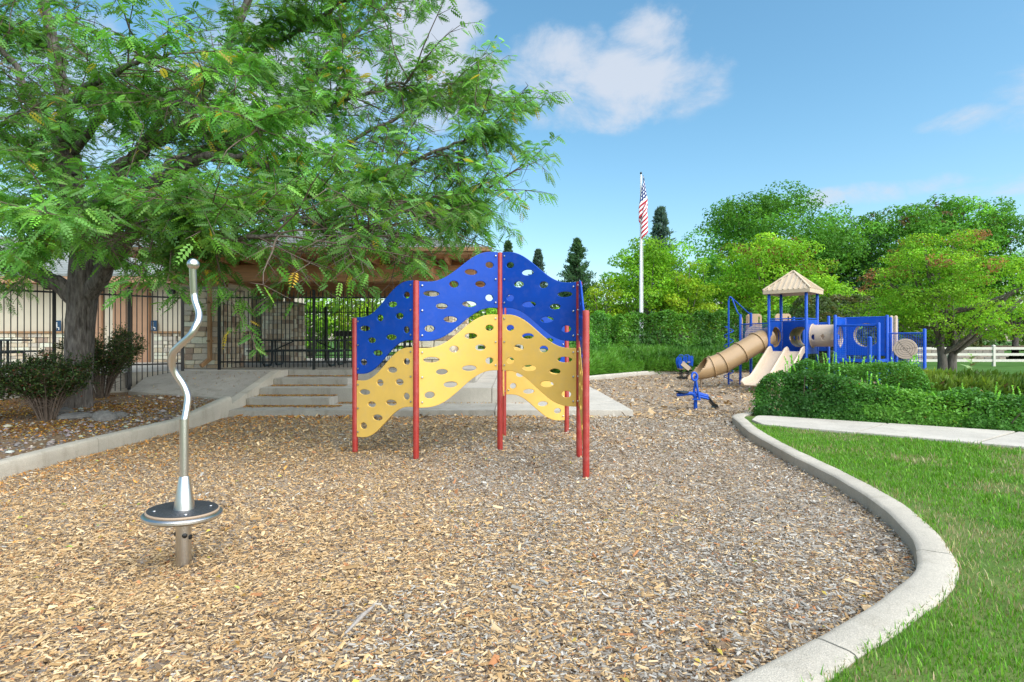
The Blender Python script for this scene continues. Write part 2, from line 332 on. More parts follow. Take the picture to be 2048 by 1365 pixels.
# ------------------------------------------------------------------ ground and paving (the setting)
def sheet(name, poly, z, mat_, sub=None):
    b = MB(); zz = z if callable(z) else (lambda x, y: z)
    b.add([(x, y, zz(x, y)) for x, y in poly], [tuple(range(len(poly)))]); o = b.build(name, mat_); o['kind'] = 'structure'; return o
sheet('ground', [(-2500, -300), (2500, -300), (2500, 4000), (-2500, 4000)], -.09, M['farlawn'])
HOLLOWS = [(-.166, 7.85), (-1.228, 7.28), (-2.14, 7.76), (.876, 7.42), (.828, 6.37), (-.13, 9.0), (.9, 9.38)]
def mulch_h(x, y):
    x = np.asarray(x, float); y = np.asarray(y, float); d = 0
    for hx, hy in HOLLOWS: q = ((x-hx)**2+(y-hy)**2); d = d-.022*np.exp(-q/.012)+.014*np.exp(-(np.sqrt(q)-.28)**2/.012)
    q = np.sqrt((x+2.24)**2+(y-3.88)**2); d = d-.03*np.exp(-q*q/.35)+.03*np.exp(-(q-.85)**2/.06)-.012*np.exp(-((x+.1)**2+(y-6.2)**2)/1.2)
    return d+(fbm(np.asarray(x)*.8, np.asarray(y)*.8, seed=3)-.5)*.06+(fbm(np.asarray(x)*3.1, np.asarray(y)*3.1, seed=5)-.5)*.03+.02*np.exp(-((np.asarray(x)-2.1)**2+(np.asarray(y)-2.95)**2)/.05)+.03*np.exp(-((np.asarray(x)-7.7)**2+(np.asarray(y)-18.9)**2)/.9)
# mulch bed: one gently uneven sheet
nx, ny = 100, 120
gx = np.linspace(-9, 19, nx); gy = np.linspace(-3, 29, ny); GX, GY = np.meshgrid(gx, gy)
V = np.stack([GX, GY, mulch_h(GX, GY)-.012], -1).reshape(-1, 3)
b = MB(); b.v = [tuple(v) for v in V]; b.f = [(j*nx+i, j*nx+i+1, (j+1)*nx+i+1, (j+1)*nx+i) for j in range(ny-1) for i in range(nx-1)]; b.m = [0]*len(b.f)
o = b.build('mulch_bed', M['mulch'], smooth=180); o['kind'] = 'structure'

def curb(name, inner, side, w, h, cuts, mat_, hfun=None):
    """swept concrete kerb in sections; inner = path of the inner edge, side=+1: kerb lies to the right of the path"""
    root = setting(name); pts = smooth_path([(x, y, 0) for x, y in inner], 10)
    acc = [0]
    for i in range(1, len(pts)): acc.append(acc[-1]+(pts[i]-pts[i-1]).length)
    bounds = [0]+[c for c in cuts]+[acc[-1]]
    def at(s):
        for i in range(1, len(acc)):
            if acc[i] >= s: t = (s-acc[i-1])/max(1e-6, acc[i]-acc[i-1]); return pts[i-1].lerp(pts[i], t)
        return pts[-1]
    for k in range(len(bounds)-1):
        s0, s1 = bounds[k]+.007, bounds[k+1]-.007; n = max(4, int((s1-s0)/.12)); b = MB(); vs = []
        prof = [(0, -.12), (-.004, .45), (0, .86), (.012, .95), (.035, 1), (w-.035, 1), (w-.012, .95), (w, .86), (w, -.12)]
        for i in range(n+1):
            s = s0+(s1-s0)*i/n; p = at(s); d = (at(min(s+.05, acc[-1]))-at(max(s-.05, 0))).normalized(); nrm = Vector((d.y, -d.x, 0))*side
            hh = hfun(s, p) if hfun else h; wob = .004*math.sin(s*3.1+k)+.003*math.sin(s*9.7)
            for q, z in prof: pp = p+nrm*(q+(wob if q < w/2 else -wob)); vs.append((pp.x, pp.y, z*hh if z > 0 else -.12))
        m_ = len(prof); fs = [(i*m_+j, i*m_+j+1, (i+1)*m_+j+1, (i+1)*m_+j) for i in range(n) for j in range(m_-1)]
        fs += [tuple(range(m_)), tuple(range(n*m_+m_-1, n*m_-1, -1))]
        b.add(vs, fs); b.build('curb_section', mat_, root, smooth=40)
    return pts
RIN = [(-2.4, 1.35), (-1.2, 1.62), (0.0, 1.95), (.838, 2.293), (1.454, 2.686), (1.93, 3.02), (2.45, 3.45), (2.78, 3.95), (2.97, 4.4), (3.13, 4.9), (3.25, 5.55), (3.32, 6.1), (3.42, 7.19), (3.62, 8.64), (3.92, 9.95), (4.05, 10.45), (4.32, 10.85), (4.75, 11.05), (5.6, 11.25), (8.5, 12.0), (12.5, 14.2)]
rpts = curb('playground_curb', RIN, 1, .2, .128, [4.05, 5.75, 8.9, 12.6, 16.2, 20], M['conc_curb'])
LIN = [(-5.15, 2.2), (-5.35, 4), (-5.5, 6.1), (-5.58, 7.7), (-5.56, 9.5), (-5.66, 11.5)]
def lh(s, p): return .19 if p.y < 9.6 else .19+(p.y-9.6)/1.9*.19
curb('planting_bed_curb', LIN, -1, .19, .19, [1.9, 3.7, 5.5], M['conc_curb'], lh)
BIN = [(2.45, 19.5), (2.6, 20.8), (3.0, 21.7), (4.3, 23.4), (5.9, 25.2), (7.7, 26.4), (11.7, 28.1), (17, 29.6)]
curb('back_curb', BIN, -1, .18, .16, [3.5, 6.2, 9, 12, 15], M['conc'])

# lawn to the right of the playground curb
outer = [p for p in rpts if p.y < 10.2]
lawn_poly = [(-3, 1.0)]
for i, p in enumerate(outer):
    d = (outer[min(i+1, len(outer)-1)]-outer[max(i-1, 0)]).normalized(); q = p+Vector((d.y, -d.x, 0))*.17; lawn_poly.append((q.x, q.y))
lawn_poly += [(4.15, 10.3), (4.4, 10.6), (7.68, 8.54), (15, 4.1), (15, -4), (-3, -4)]
b = MB(); b.add([(x, y, .105) for x, y in lawn_poly], [tuple(range(len(lawn_poly)))]); o = b.build('lawn', M['turf']); o['kind'] = 'structure'
# sidewalk slabs
root = setting('sidewalk')
Fa, Fb = Vector((4.42, 10.6)), Vector((7.68, 8.54)); Na, Nb = Vector((3.98, 9.42)), Vector((6.6, 7.34)); ef = (Fb-Fa); en = (Nb-Na)
# params of the joints along the far / near edges
fj = [0, .58, .98, 1.45, 1.95, 2.5]; nj = [0, .40, .86, 1.3, 1.8, 2.35]
fj[1], nj[1] = .56, .44
for k in range(5):
    g = .004
    a, c = Fa+ef*(fj[k]+g), Fa+ef*(fj[k+1]-g); d, e = Na+en*(nj[k+1]-g), Na+en*(nj[k]+g)
    poly = [(a.x, a.y), (c.x, c.y), (d.x, d.y), (e.x, e.y)]
    if k == 0:   # rounded end by the curb
        mid = (a+e)/2; poly = [(a.x+.28, a.y-.18), (c.x, c.y), (d.x, d.y), (e.x+.3, e.y-.24), (e.x+.12, e.y-.06), (mid.x-.04, mid.y-.1), (a.x-.02, a.y-.28), (a.x+.08, a.y-.16)]
    MB().prism(poly[::-1], .0, .135+.004*(k % 2)).build('sidewalk_slab', M['conc'], root, bevel=.008)
# soil strips
sheet('hedge_bed', [(4.3, 10.72), (4.5, 10.55), (7.68, 8.5), (15, 3.9), (19, 12), (12.9, 14.1), (8.6, 12.1), (5.6, 11.4), (4.8, 11.2), (4.45, 11.0)], .09, M['soil'])
bk = [(x-.1, y+.15) for x, y in BIN]
sheet('back_bed', bk+[(40, 30), (40, 36), (-1, 36), (1.5, 20)], .10, M['soil'])
sheet('back_lawn', [(13.5, 20.5), (70, 20.5), (70, 60), (13.5, 60)], .17, M['farlawn'])
sheet('mid_lawn', [(-40, 24.3), (1.6, 24.3), (1.6, 60), (-40, 60)], .40, M['farlawn'])

# steps, landings, ramp, plaza
st = setting('entry_steps')
XL = -5.66
def slab(poly, z0, z1, name='step', m='conc_step', bev=.012): return MB().prism(poly[::-1], z0, z1).build(name, M[m], st, bevel=bev)
def rect(x0, x1, y0, y1): return [(x0, y0), (x0, y1), (x1, y1), (x1, y0)]
slab(rect(XL, -.35, 11.34, 12.9), -.1, .118, 'landing_slab'); slab(rect(-.342, 2.42, 11.34, 12.9), -.1, .119, 'landing_slab', 'conc')
slab(rect(.45, 2.40, 12.908, 16.2), -.1, .121, 'landing_slab', 'conc'); slab(rect(.45, 2.36, 16.208, 21.0), -.1, .123, 'landing_slab', 'conc')
slab(rect(XL, -3.9, 12.13, 12.76), .1, .283)
slab(rect(XL, -2.02, 12.755, 14.5), .05, .447); slab(rect(-2.012, -.46, 12.755, 14.5), .05, .448, 'step', 'conc'); slab(rect(-.452, .442, 12.755, 17), .05, .45, 'landing_slab', 'conc')
slab(rect(-.93, -.46, 14.508, 17), .05, .449, 'landing_slab', 'conc'); slab(rect(-.93, .442, 17.008, 24), .05, .451, 'landing_slab', 'conc')
slab(rect(XL, -3.9, 13.5, 14.6), .4, .613)
slab(rect(XL+.0, -.94, 14.39, 14.75), .3, .779, 'step', 'conc_step')
# ramp: one sloping slab with its side wall
def rz(x, y): return .294+.2545*(y-11.99)
ramp = [(-5.9, 11.75), (-5.68, 11.5), (-5.67, 13.86), (-8.25, 13.86), (-8.62, 13.35), (-8.38, 12.42), (-6.08, 11.99)]
o = MB().prism(ramp[::-1], -.05, rz).build('ramp', M['conc_old'], bevel=.006); o['kind'] = 'structure'
o = MB().prism([(-5.86, 11.52), (-5.665, 11.42), (-5.665, 13.95), (-5.86, 13.95)], -.08, lambda x, y: min(.80, rz(x, y)+.06)).build('ramp_wall', M['conc_curb'], bevel=.01); o['kind'] = 'structure'
pl = setting('plaza')
xs = [-26, -20, -16, -13, -10.7, -8.26, XL-.004]
FENCE_A, FENCE_B = Vector((-8.05, 13.9)), Vector((-13.4, 8.9))
for (poly) in ([(XL, 14.754), (XL, 24), (-.94, 24), (-.94, 14.754)], [(-8.2, 13.87), (-8.2, 24), (XL-.006, 24), (XL-.006, 13.87)], [(-14, 8.5), (-30, 8.5), (-30, 24), (-8.206, 24), (-8.206, 13.87)]):
    MB().prism(poly[::-1], .0, .772).build('paving_slab', M['conc'], pl, bevel=.006)
# planting bed on the left
bedp = [(-5.72, 2.2), (-5.72, 9.6), (-5.86, 11.6), (-6.08, 11.97), (-8.38, 12.40), (-8.62, 13.3), (-8.2, 13.85), (-13.9, 8.45), (-22, 6), (-22, 0), (-5.5, 0)]
def bed_h(x, y):
    x = np.asarray(x, float); y = np.asarray(y, float)
    return .15+.012*np.clip(-5.8-x, 0, 6)+.07*np.exp(-((x+8.2)**2+(y-10.7)**2)/1.6)+(fbm(x*1.3, y*1.3, seed=9)-.5)*.05+.13*np.clip((y-10.6)/1.5, 0, 1)**1.5*np.clip((-5.9-x)/.4, 0, 1)
gx = np.linspace(-15, -5.72, 60); gy = np.linspace(0, 13.9, 80); GX, GY = np.meshgrid(gx, gy)
V = np.stack([GX, GY, bed_h(GX, GY)], -1).reshape(-1, 3); n_ = 60
b = MB(); b.v = [tuple(v) for v in V]; b.f = [(j*n_+i, j*n_+i+1, (j+1)*n_+i+1, (j+1)*n_+i) for j in range(79) for i in range(59)]; b.m = [0]*len(b.f)
o = b.build('planting_bed', M['soil'], smooth=180); o['kind'] = 'structure'

# ------------------------------------------------------------------ foliage tools
def frames(N, spin=None):
    N = norm(N); up = np.zeros_like(N); up[:, 2] = 1; alt = np.abs(N[:, 2]) > .95; up[alt] = (1, 0, 0)
    A = norm(np.cross(up, N)); B = np.cross(N, A)
    th = RNG.uniform(0, 2*np.pi, len(N)) if spin is None else spin
    c, s = np.cos(th)[:, None], np.sin(th)[:, None]
    return A*c+B*s, -A*s+B*c
def leaf_quads(Pt, N, L, Wd, spin=None, fold=.25):
    N = norm(N); A, B = frames(N, spin); L = np.broadcast_to(L, len(Pt))[:, None]; Wd = np.broadcast_to(Wd, len(Pt))[:, None]
    base = Pt-B*L*.5; tip = Pt+B*L*.5-N*L*.12
    return np.stack([base, Pt+A*Wd*.5+N*Wd*fold, tip, Pt-A*Wd*.5+N*Wd*fold], 1)
def tints(n, base, spread=.18, alts=()):
    """base colour with value jitter; alts: (colour, probability)"""
    c = np.tile(np.array(base, float), (n, 1)); u = RNG.uniform(0, 1, n); k = 0
    for col, p in alts:
        c[(u >= k) & (u < k+p)] = col; k += p
    v = np.exp(RNG.normal(0, spread, n))[:, None]; g = RNG.normal(0, .06, (n, 3)); return np.clip(c*v*(1+g), .003, .95)
def clump_crown(centres, radii, n_per, leaf, flat=.5, cols=None, alts=(), droop=.0, spread=.2):
    Ps, Ns, Cs = [], [], []
    for (c, r) in zip(centres, radii):
        n = int(n_per*r*r); d = norm(RNG.normal(size=(n, 3))); rr = r*(RNG.uniform(.35, 1.0, n)**.45)*(.8+.45*fbm(d[:, 0]*2+c[0], d[:, 1]*2+c[1], d[:, 2]*2+c[2], seed=5))
        p = d*rr[:, None]; p[:, 2] *= flat; Ps.append(p+np.array(c)); Ns.append(d*.8+RNG.normal(0, .5, (n, 3))+np.array((0, 0, .55)))
        base = cols[RNG.integers(len(cols))]; cv = tints(n, base, spread, alts)*(1+RNG.normal(0, .17)); Cs.append(cv)
    Pt = np.concatenate(Ps); N = np.concatenate(Ns); C = np.concatenate(Cs); L = leaf*1.08*RNG.uniform(.6, 1.3, len(Pt))
    return leaf_quads(Pt, N, L, L*.62), C
def bg_tree(name, base, height, width, label, cols, cat='tree', leaf=.22, alts=(), trunk_r=.16, n_clump=46, n_per=None, crown_lo=.18, seed=0, group=None, stems=1, dens=1.0, tip_alts=None, trunk_mat='bark_bg', wy=None, rfac=(.085, .15), flat=.55):
    rs = np.random.default_rng(seed+100)
    t = thing(name, base, label, cat, group); bx = Vector(base); wy = wy or width
    lo = height*crown_lo; cz = lo+(height-lo)*.5; az_ = (height-lo)*.5; ax_ = width*.5; ay_ = wy*.5
    # clump centres spread through an uneven egg
    cs, rs_ = [], []
    n_clump = int(n_clump*1.9)
    while len(cs) < n_clump:
        d = rs.normal(size=3); d /= np.linalg.norm(d); k = rs.uniform(.25, 1)**.5
        lump = .78+.58*float(fbm(np.array(d[0]*1.7+seed), np.array(d[1]*1.7), np.array(d[2]*1.7), seed=seed))
        tz = d[2]*k; wid = 1.0 if tz < 0 else (1-.28*tz)
        p = np.array((d[0]*ax_*k*lump*wid*.9, d[1]*ay_*k*lump*wid*.9, cz+tz*az_*lump*.92))
        cs.append(p+np.array(base)); rs_.append(width*rs.uniform(*rfac))
    npd = n_per if n_per else 7.2/(leaf*leaf)*dens
    Vq, C = clump_crown(cs, rs_, npd, leaf, flat, cols, alts)
    if tip_alts is not None:
        zc = Vq[:, 0, 2]; hi = zc > base[2]+height*.62; n3 = fbm(Vq[:, 0, 0]*1.1, Vq[:, 0, 1]*1.1, zc*1.1, seed=seed+4)
        sel = hi & (n3 > tip_alts[1]); C[sel] = tints(int(sel.sum()), tip_alts[0], .25)
    obj('crown', raw_mesh('crown', Vq, 4, M['leafbg'], C), t)
    mb = MB()
    for k in range(stems):
        off = Vector((k*.42-.21*(stems-1), .1*k, 0)); top = Vector((bx.x+off.x*1.5, bx.y+off.y, bx.z+lo*1.25))
        pts = smooth_path([bx+off-Vector((0, 0, .15)), bx+off*1.1+Vector((.03, 0, lo*.6)), top, top+Vector((rs.normal()*.2, 0, height*.35))], 4)
        mb.tube(pts, list(np.linspace(trunk_r*1.15, trunk_r*.45, len(pts))), 9)
        for q in range(0, n_clump, max(1, n_clump//14)):
            s = pts[min(len(pts)-1, 5+q % 6)]; e = Vector(cs[q]); m_ = s.lerp(e, .5)+Vector((0, 0, -.12*height*.3))
            pp = smooth_path([s, m_, e], 4); mb.tube(pp, list(np.linspace(trunk_r*.42, .02, len(pp))), 5, cap=False)
    mb.build('trunk', M[trunk_mat], t, smooth=60)
    return t

# ------------------------------------------------------------------ buildings, columns, fences
stone_me = []
for k in range(6):
    bm = bmesh.new(); bmesh.ops.create_cube(bm, size=1)
    bmesh.ops.bevel(bm, geom=list(bm.edges), offset=.07, segments=1, affect='EDGES')
    for v in bm.verts: v.co += Vector((random.uniform(-.035, .035), random.uniform(-.08, .08), random.uniform(-.035, .035)))
    me = bpy.data.meshes.new('stone'); bm.to_mesh(me); bm.free(); me.materials.append(M['stone']); stone_me.append(me)
def stone_face(parent, o, ux, nrm, wfun, z0, z1, rh=(.1, .19), rw=(.16, .42), skip=None):
    z = z0; ux = Vector(ux); nrm = Vector(nrm)
    while z < z1-.03:
        h = min(random.uniform(*rh), z1-z)
        if z1-(z+h) < .06: h = z1-z
        wd = wfun(z+h/2); x = -wd/2
        while x < wd/2-.02:
            w = min(random.uniform(*rw), wd/2-x)
            if wd/2-(x+w) < .09: w = wd/2-x
            c = Vector(o)+ux*(x+w/2)+nrm*(wd/2*0+random.uniform(-.012, .012)); c.z = z+h/2
            Mx = Matrix((ux*(w-.014), nrm*.10, Vector((0, 0, h-.014)))).transposed().to_4x4(); Mx.translation = c
            inst('stone', random.choice(stone_me), Mx, parent); x += w
        z += h
def column(cx, cy, wb, wt, z0, z1, label, faces='FRLB', depth=None, cap=True):
    t = thing('stone_column', (cx, cy, z0), label, 'column', 'stone columns of the pavilion')
    wf = lambda z: wb+(wt-wb)*(z-z0)/(z1-z0)
    mb = MB(); a, c = wb/2-.05, wt/2-.05
    mb.add([(cx-a, cy-a, z0), (cx+a, cy-a, z0), (cx+a, cy+a, z0), (cx-a, cy+a, z0), (cx-c, cy-c, z1), (cx+c, cy-c, z1), (cx+c, cy+c, z1), (cx-c, cy+c, z1)], [(0, 3, 2, 1), (4, 5, 6, 7), (0, 1, 5, 4), (1, 2, 6, 5), (2, 3, 7, 6), (3, 0, 4, 7)])
    mb.build('mortar_core', M['mortar'], t)
    wm_ = (wb+wt)/2
    for f in faces:
        d = {'F': (0, -1, 0), 'B': (0, 1, 0), 'R': (1, 0, 0), 'L': (-1, 0, 0)}[f]; ux = {'F': (1, 0, 0), 'B': (-1, 0, 0), 'R': (0, 1, 0), 'L': (0, -1, 0)}[f]
        def face(o=(cx+d[0]*(wm_/2-.045), cy+d[1]*(wm_/2-.045), 0)): stone_face(t, o, ux, d, wf, z0+.01, z1)
        face()
    if cap: MB().box((cx, cy, z1+.03), (wt+.1, wt+.1, .06)).build('cap_slab', M['conc_old'], t, bevel=.015)
    # timber posts on the base
    for sx in (-.2, .2):
        for sy in (-.2, .2):
            MB().box((cx+sx, cy+sy, (z1+.06+3.08)/2), (.14, .14, 3.08-z1-.06)).build('timber_post', M['wood'], t, bevel=.008)
    return t
PZ = .772
column(-8.08, 15.4, 1.16, 1.02, PZ, 2.86, 'stone pavilion column with tan downspout, beside the black gate post', 'FRLB')
column(-8.05, 20.1, 1.16, 1.02, PZ, 2.80, 'stone pavilion column behind the picnic table')
column(-2.1, 15.6, 1.12, 1.0, PZ, 2.80, 'stone pavilion column glimpsed behind the blue climbing panel')
column(-2.1, 20.1, 1.12, 1.0, PZ, 2.80, 'far stone pavilion column behind the climber, right of the grill')
# downspout
t = thing('downspout', (-7.82, 14.75, PZ), 'tan square downspout strapped to the stone column', 'downspout')
MB().beam((-7.83, 14.74, 1.0), (-7.83, 14.74, 3.25), .10, .085).build('pipe', M['tanwood'], t, bevel=.006)
MB().beam((-7.83, 14.75, 1.04), (-7.93, 14.5, .86), .085, .10).build('outlet', M['tanwood'], t, bevel=.006)
for z in (1.5, 2.5): MB().box((-7.83, 14.74, z), (.13, .1, .035)).build('strap', M['tanwood'], t)

# pavilion roof
t = thing('pavilion_roof', (-5, 17.5, 3.0), 'low hipped grey shingle pavilion roof with brown timber beams', 'roof')
x0, x1, y0, y1, ez = -9.7, -.54, 13.95, 21.5, 3.78
rd = (y1-y0)/2; rzz = ez+.33*rd
mb = MB(); A = [(x0, y0, ez), (x1, y0, ez), (x1, y1, ez), (x0, y1, ez)]; Rg = [(x0+rd, (y0+y1)/2, rzz), (x1-rd, (y0+y1)/2, rzz)]
mb.add(A+Rg, [(0, 1, 5, 4), (1, 2, 5), (2, 3, 4, 5), (3, 0, 4)]); mb.build('shingles', M['shingle'], t)
# shingle courses: thin stepped strips on the two slopes that face the camera
n = 14
for i in range(n):
    f0, f1 = i/n, (i+1)/n+.02
    def sl(f): return (x0+rd*f, x1-rd*f, y0+rd*f, ez+.33*rd*f)
    a, c = sl(f0), sl(min(1, f1))
    MB().add([(a[0], a[2], a[3]+.028), (a[1], a[2], a[3]+.028), (c[1], c[2], c[3]+.008), (c[0], c[2], c[3]+.008), (a[0], a[2], a[3]+.003), (a[1], a[2], a[3]+.003)], [(0, 1, 2, 3), (4, 5, 1, 0)]).build('shingle_course', M['shingle'], t)
for (a, c) in (((x0, y0), (x1, y0)), ((x1, y0), (x1, y1)), ((x0, y1), (x1, y1)), ((x0, y0), (x0, y1))):
    MB().beam((a[0], a[1], ez-.075), (c[0], c[1], ez-.075), .05, .15).build('fascia', M['tanwood'], t)
MB().beam((x0, y0-.07, ez-.04), (x1+.05, y0-.07, ez-.04), .1, .09).build('gutter', M['tanwood'], t)
yy = y0+.12; k = 0
while yy < y1-.1:   # soffit boards
    MB().box(((x0+x1)/2, yy, ez-.10+.004*(k % 2)), (x1-x0-.08, .185, .02)).build('soffit_board', M['wood'], t); yy += .19; k += 1
for by in (15.3, 20.1):
    for k, dy in enumerate((-.18, .18)): MB().box((-5.1, by+dy, 3.30), (8.2, .13, .44)).build('beam', M['wood'], t, bevel=.01)
for bx in (-8.07, -2.1): MB().box((bx, 17.7, 3.35), (.16, 6.6, .42)).build('beam', M['wood'], t, bevel=.01)
for i in range(14):
    x = x0+.5+i*.63; MB().box((x, (y0+y1)/2, ez-.2), (.07, y1-y0-.3, .16)).build('rafter', M['wood'], t)
MB().box((-5.1, 15.3, 3.585), (8.3, .1, .12)).build('beam', M['wood'], t)
for s in ((-7.9, 14.95, 2.9, -7.4, 15.2, 3.4), (-8.2, 14.95, 2.9, -8.7, 15.2, 3.4)): MB().beam(s[:3], s[3:], .1, .1).build('brace', M['tanwood'], t)

# clubhouse on the left
t = thing('clubhouse', (-17, 19.5, PZ), 'cream stucco clubhouse with stone base and grey shingle roof behind the fence', 'building')
WY = 19.5; WX0, WX1 = -27, -8.95
MB().box(((WX0+WX1)/2, WY+2.5, (PZ+3.75)/2), (WX1-WX0, 5, 3.75-PZ)).build('wall', M['stucco'], t)
MB().box(((WX0+WX1)/2, WY-.03, 1.28), (WX1-WX0-.02, .06, 1.0)).build('stone_backing', M['mortar'], t)
for xa, xb in ((-20.5, -14.15), (-13.3, -13.05), (-12.2, WX1)):
    stone_face(t, ((xa+xb)/2, WY-.08, 0), (1, 0, 0), (0, -1, 0), (lambda w: (lambda z: w))(xb-xa), PZ+.01, 1.76, rh=(.09, .2), rw=(.18, .5))
    MB().box(((xa+xb)/2, WY-.09, 1.80), (xb-xa, .2, .07)).build('ledge', M['tanwood'], t)
stone_face(t, (WX1+.06, WY+.6, 0), (0, 1, 0), (1, 0, 0), lambda z: 1.2, PZ+.01, 1.76)
for px0, px1 in ((184, 206), (228, 262), (268, 300)):
    xa, xb = (px0-1024)/F*(WY-.1), (px1-1024)/F*(WY-.1)
    MB().box(((xa+xb)/2, WY-.1, (PZ+3.5)/2), (xb-xa, .16, 3.5-PZ)).build('pilaster', M['trim'], t, bevel=.01)
MB().box((-13.83+.3, WY-.04, 1.95), (.78, .05, 2.3)).build('door', M['stucco'], t, bevel=.01)
mb = MB(); ry0, ry1, rez = WY-.85, WY+7.5, 3.68
mb.add([(WX0, ry0, rez), (WX1+.8, ry0, rez), (WX1+.8, ry1, rez+.33*(ry1-ry0)), (WX0, ry1, rez+.33*(ry1-ry0)), (WX0, ry0, rez-.05), (WX1+.8, ry0, rez-.05)], [(0, 1, 2, 3), (4, 5, 1, 0)])
rf = mb.build('roof', M['shingle'], t)
for i in range(26):
    f0, f1 = i/26, (i+1)/26+.004; a, c = ry0+(ry1-ry0)*f0, ry0+(ry1-ry0)*f1
    MB().add([(WX0, a, rez+.33*(a-ry0)+.035), (WX1+.8, a, rez+.33*(a-ry0)+.035), (WX1+.8, c, rez+.33*(c-ry0)+.01), (WX0, c, rez+.33*(c-ry0)+.01), (WX0, a, rez+.33*(a-ry0)+.004), (WX1+.8, a, rez+.33*(a-ry0)+.004)], [(0, 1, 2, 3), (4, 5, 1, 0)]).build('shingle_course', M['shingle'], rf)
MB().beam((WX0, ry0+.04, rez-.16), (WX1+.8, ry0+.04, rez-.16), .05, .2).build('fascia', M['trim'], t)
for i in range(30): MB().box((WX0+.4+i*.62, ry0+.4, rez-.2), (.09, .8, .14)).build('rafter_tail', M['trim'], t)
def restroom_sign(px, lab):
    c = P(px, 652, WY-.12); s = thing('restroom_sign', c, lab, 'sign')
    MB().box((c.x, WY-.125, c.z), (.2, .02, .36)).build('plate', M['bluesign'], s, bevel=.004)
    mb = MB(); mb.lathe((c.x-.03, WY-.142, c.z+.10), [(.022, -.006), (.022, .006)], 12, Matrix.Rotation(R(90), 3, 'X'))
    mb.box((c.x-.03, WY-.142, c.z+.02), (.035, .012, .11)); mb.box((c.x+.0, WY-.142, c.z-.06), (.07, .012, .025)); mb.box((c.x+.045, WY-.142, c.z-.1), (.022, .012, .09)); mb.box((c.x-.05, WY-.142, c.z-.07), (.018, .012, .12))
    mb.build('pictogram', M['white'], s)
restroom_sign(116, 'small blue restroom sign with white pictogram, left of the big tree trunk')
restroom_sign(308, 'small blue restroom sign with white pictogram, right of the big tree trunk')
c = P(344, 584, WY-.15); t = thing('wall_light', c, 'small black floodlight on the cream wall beside the stone column', 'light')
MB().box(c, (.2, .14, .16)).build('housing', M['black'], t, bevel=.02); MB().beam(c, (c.x, WY, c.z+.06), .04, .04).build('bracket', M['black'], t)

# black steel fences
pk = {}
def picket_me(L):
    k = round(L, 3)
    if k not in pk: pk[k] = MB().box((0, 0, L/2), (.019, .019, L)).mesh('picket', M['black'])
    return pk[k]
def fence(a, b_, label, zb, z_top_rail, z_bot_rail, posts, step=.105, up=.17, lo=.06, zbf=None, post_top=.2):
    a, b_ = Vector(a), Vector(b_); d = (b_-a); L = d.length; e = d/L
    t = thing('steel_fence', (a.x, a.y, zb), label, 'fence', 'black steel fences')
    for s in posts:
        p = a+e*s; z0 = zbf(s) if zbf else zb
        MB().box((p.x, p.y, (z0+z_top_rail+post_top)/2), (.065, .065, z_top_rail+post_top-z0), Matrix.Rotation(math.atan2(e.y, e.x), 3, 'Z')).build('post', M['black'], t, bevel=.006)
    for z in (z_top_rail, z_bot_rail): MB().beam((a.x, a.y, z), (b_.x, b_.y, z), .03, .038).build('rail', M['black'], t)
    n = int(L/step); rot = Matrix.Rotation(math.atan2(e.y, e.x), 4, 'Z')
    for i in range(1, n):
        s = i*step
        if any(abs(s-q) < .045 for q in posts): continue
        p = a+e*s; z0 = (zbf(s) if zbf else zb)+lo; inst('picket', picket_me(z_top_rail+up-z0), Matrix.Translation((p.x, p.y, z0)) @ rot, t)
    return t
fence(FENCE_A, FENCE_B, 'black steel picket fence running behind the big tree and bushes', .70, 2.55, .95, [0, 1.1, 2.45, 4.7, 7.0], zbf=lambda s: max(.30, .76-.35*s) if s < 1.2 else .30)
fence((-7.42, 14.42), (-2.7, 14.42), 'black steel picket fence along the top of the steps', PZ, 2.60, .97, [0, 2.40, 4.7])
fence((-8.6, 20.9), (-1.2, 20.9), 'farther black steel fence behind the picnic table', PZ, 2.56, .98, [.2, 1.75, 3.3, 4.85, 6.4], step=.13)

def picnic_table(c, L, label, rot=0):
    t = thing('picnic_table', c, label, 'table', 'dark picnic tables'); Mx = Matrix.Translation(c) @ Matrix.Rotation(rot, 4, 'Z')
    def ad(name, mb): mb.v = [tuple(Mx @ Vector(v)) for v in mb.v]; return mb.build(name, M['dark_green'], t, smooth=40)
    ad('table_top', MB().box((0, 0, .75), (L, .76, .045)))
    for sy in (-1, 1): ad('bench', MB().box((0, sy*.70, .45), (L, .26, .04)))
    for sx in (-1, 1):
        x = sx*(L/2-.42)
        for sy in (-1, 1): ad('leg', MB().tube([(x, sy*.12, .73), (x, sy*.13, .1), (x, sy*.2, .03), (x, sy*.62, .03), (x, sy*.72, .1), (x, sy*.72, .43)], .03, 8))
        ad('brace', MB().tube([(x, 0, .45), (x*.35, 0, .73)], .018, 6)); ad('cross_bar', MB().tube([(x, -.7, .42), (x, .7, .42)], .02, 6))
picnic_table(P(610, 700, 16.8).xy.to_3d()+Vector((0, 0, PZ)), 2.7, 'long dark picnic table under the pavilion roof')
picnic_table(Vector((-13.9, 14.6, PZ)), 2.4, 'picnic table behind the fence at the left edge', R(8))
c = P(690, 668, 18.5); t = thing('park_grill', (c.x, c.y, PZ), 'black pedestal barbecue grill behind the picnic table', 'grill')
MB().box((c.x, c.y, c.z), (.62, .42, .17)).build('fire_box', M['black'], t, bevel=.01); MB().tube([(c.x, c.y, PZ), (c.x, c.y, c.z-.08)], .05, 10).build('pedestal', M['black'], t)
for sx in (-.2, .2): MB().tube([(c.x+sx, c.y-.28, c.z+.06), (c.x+sx, c.y-.2, c.z+.06)], .012, 6).build('handle', M['black'], t)

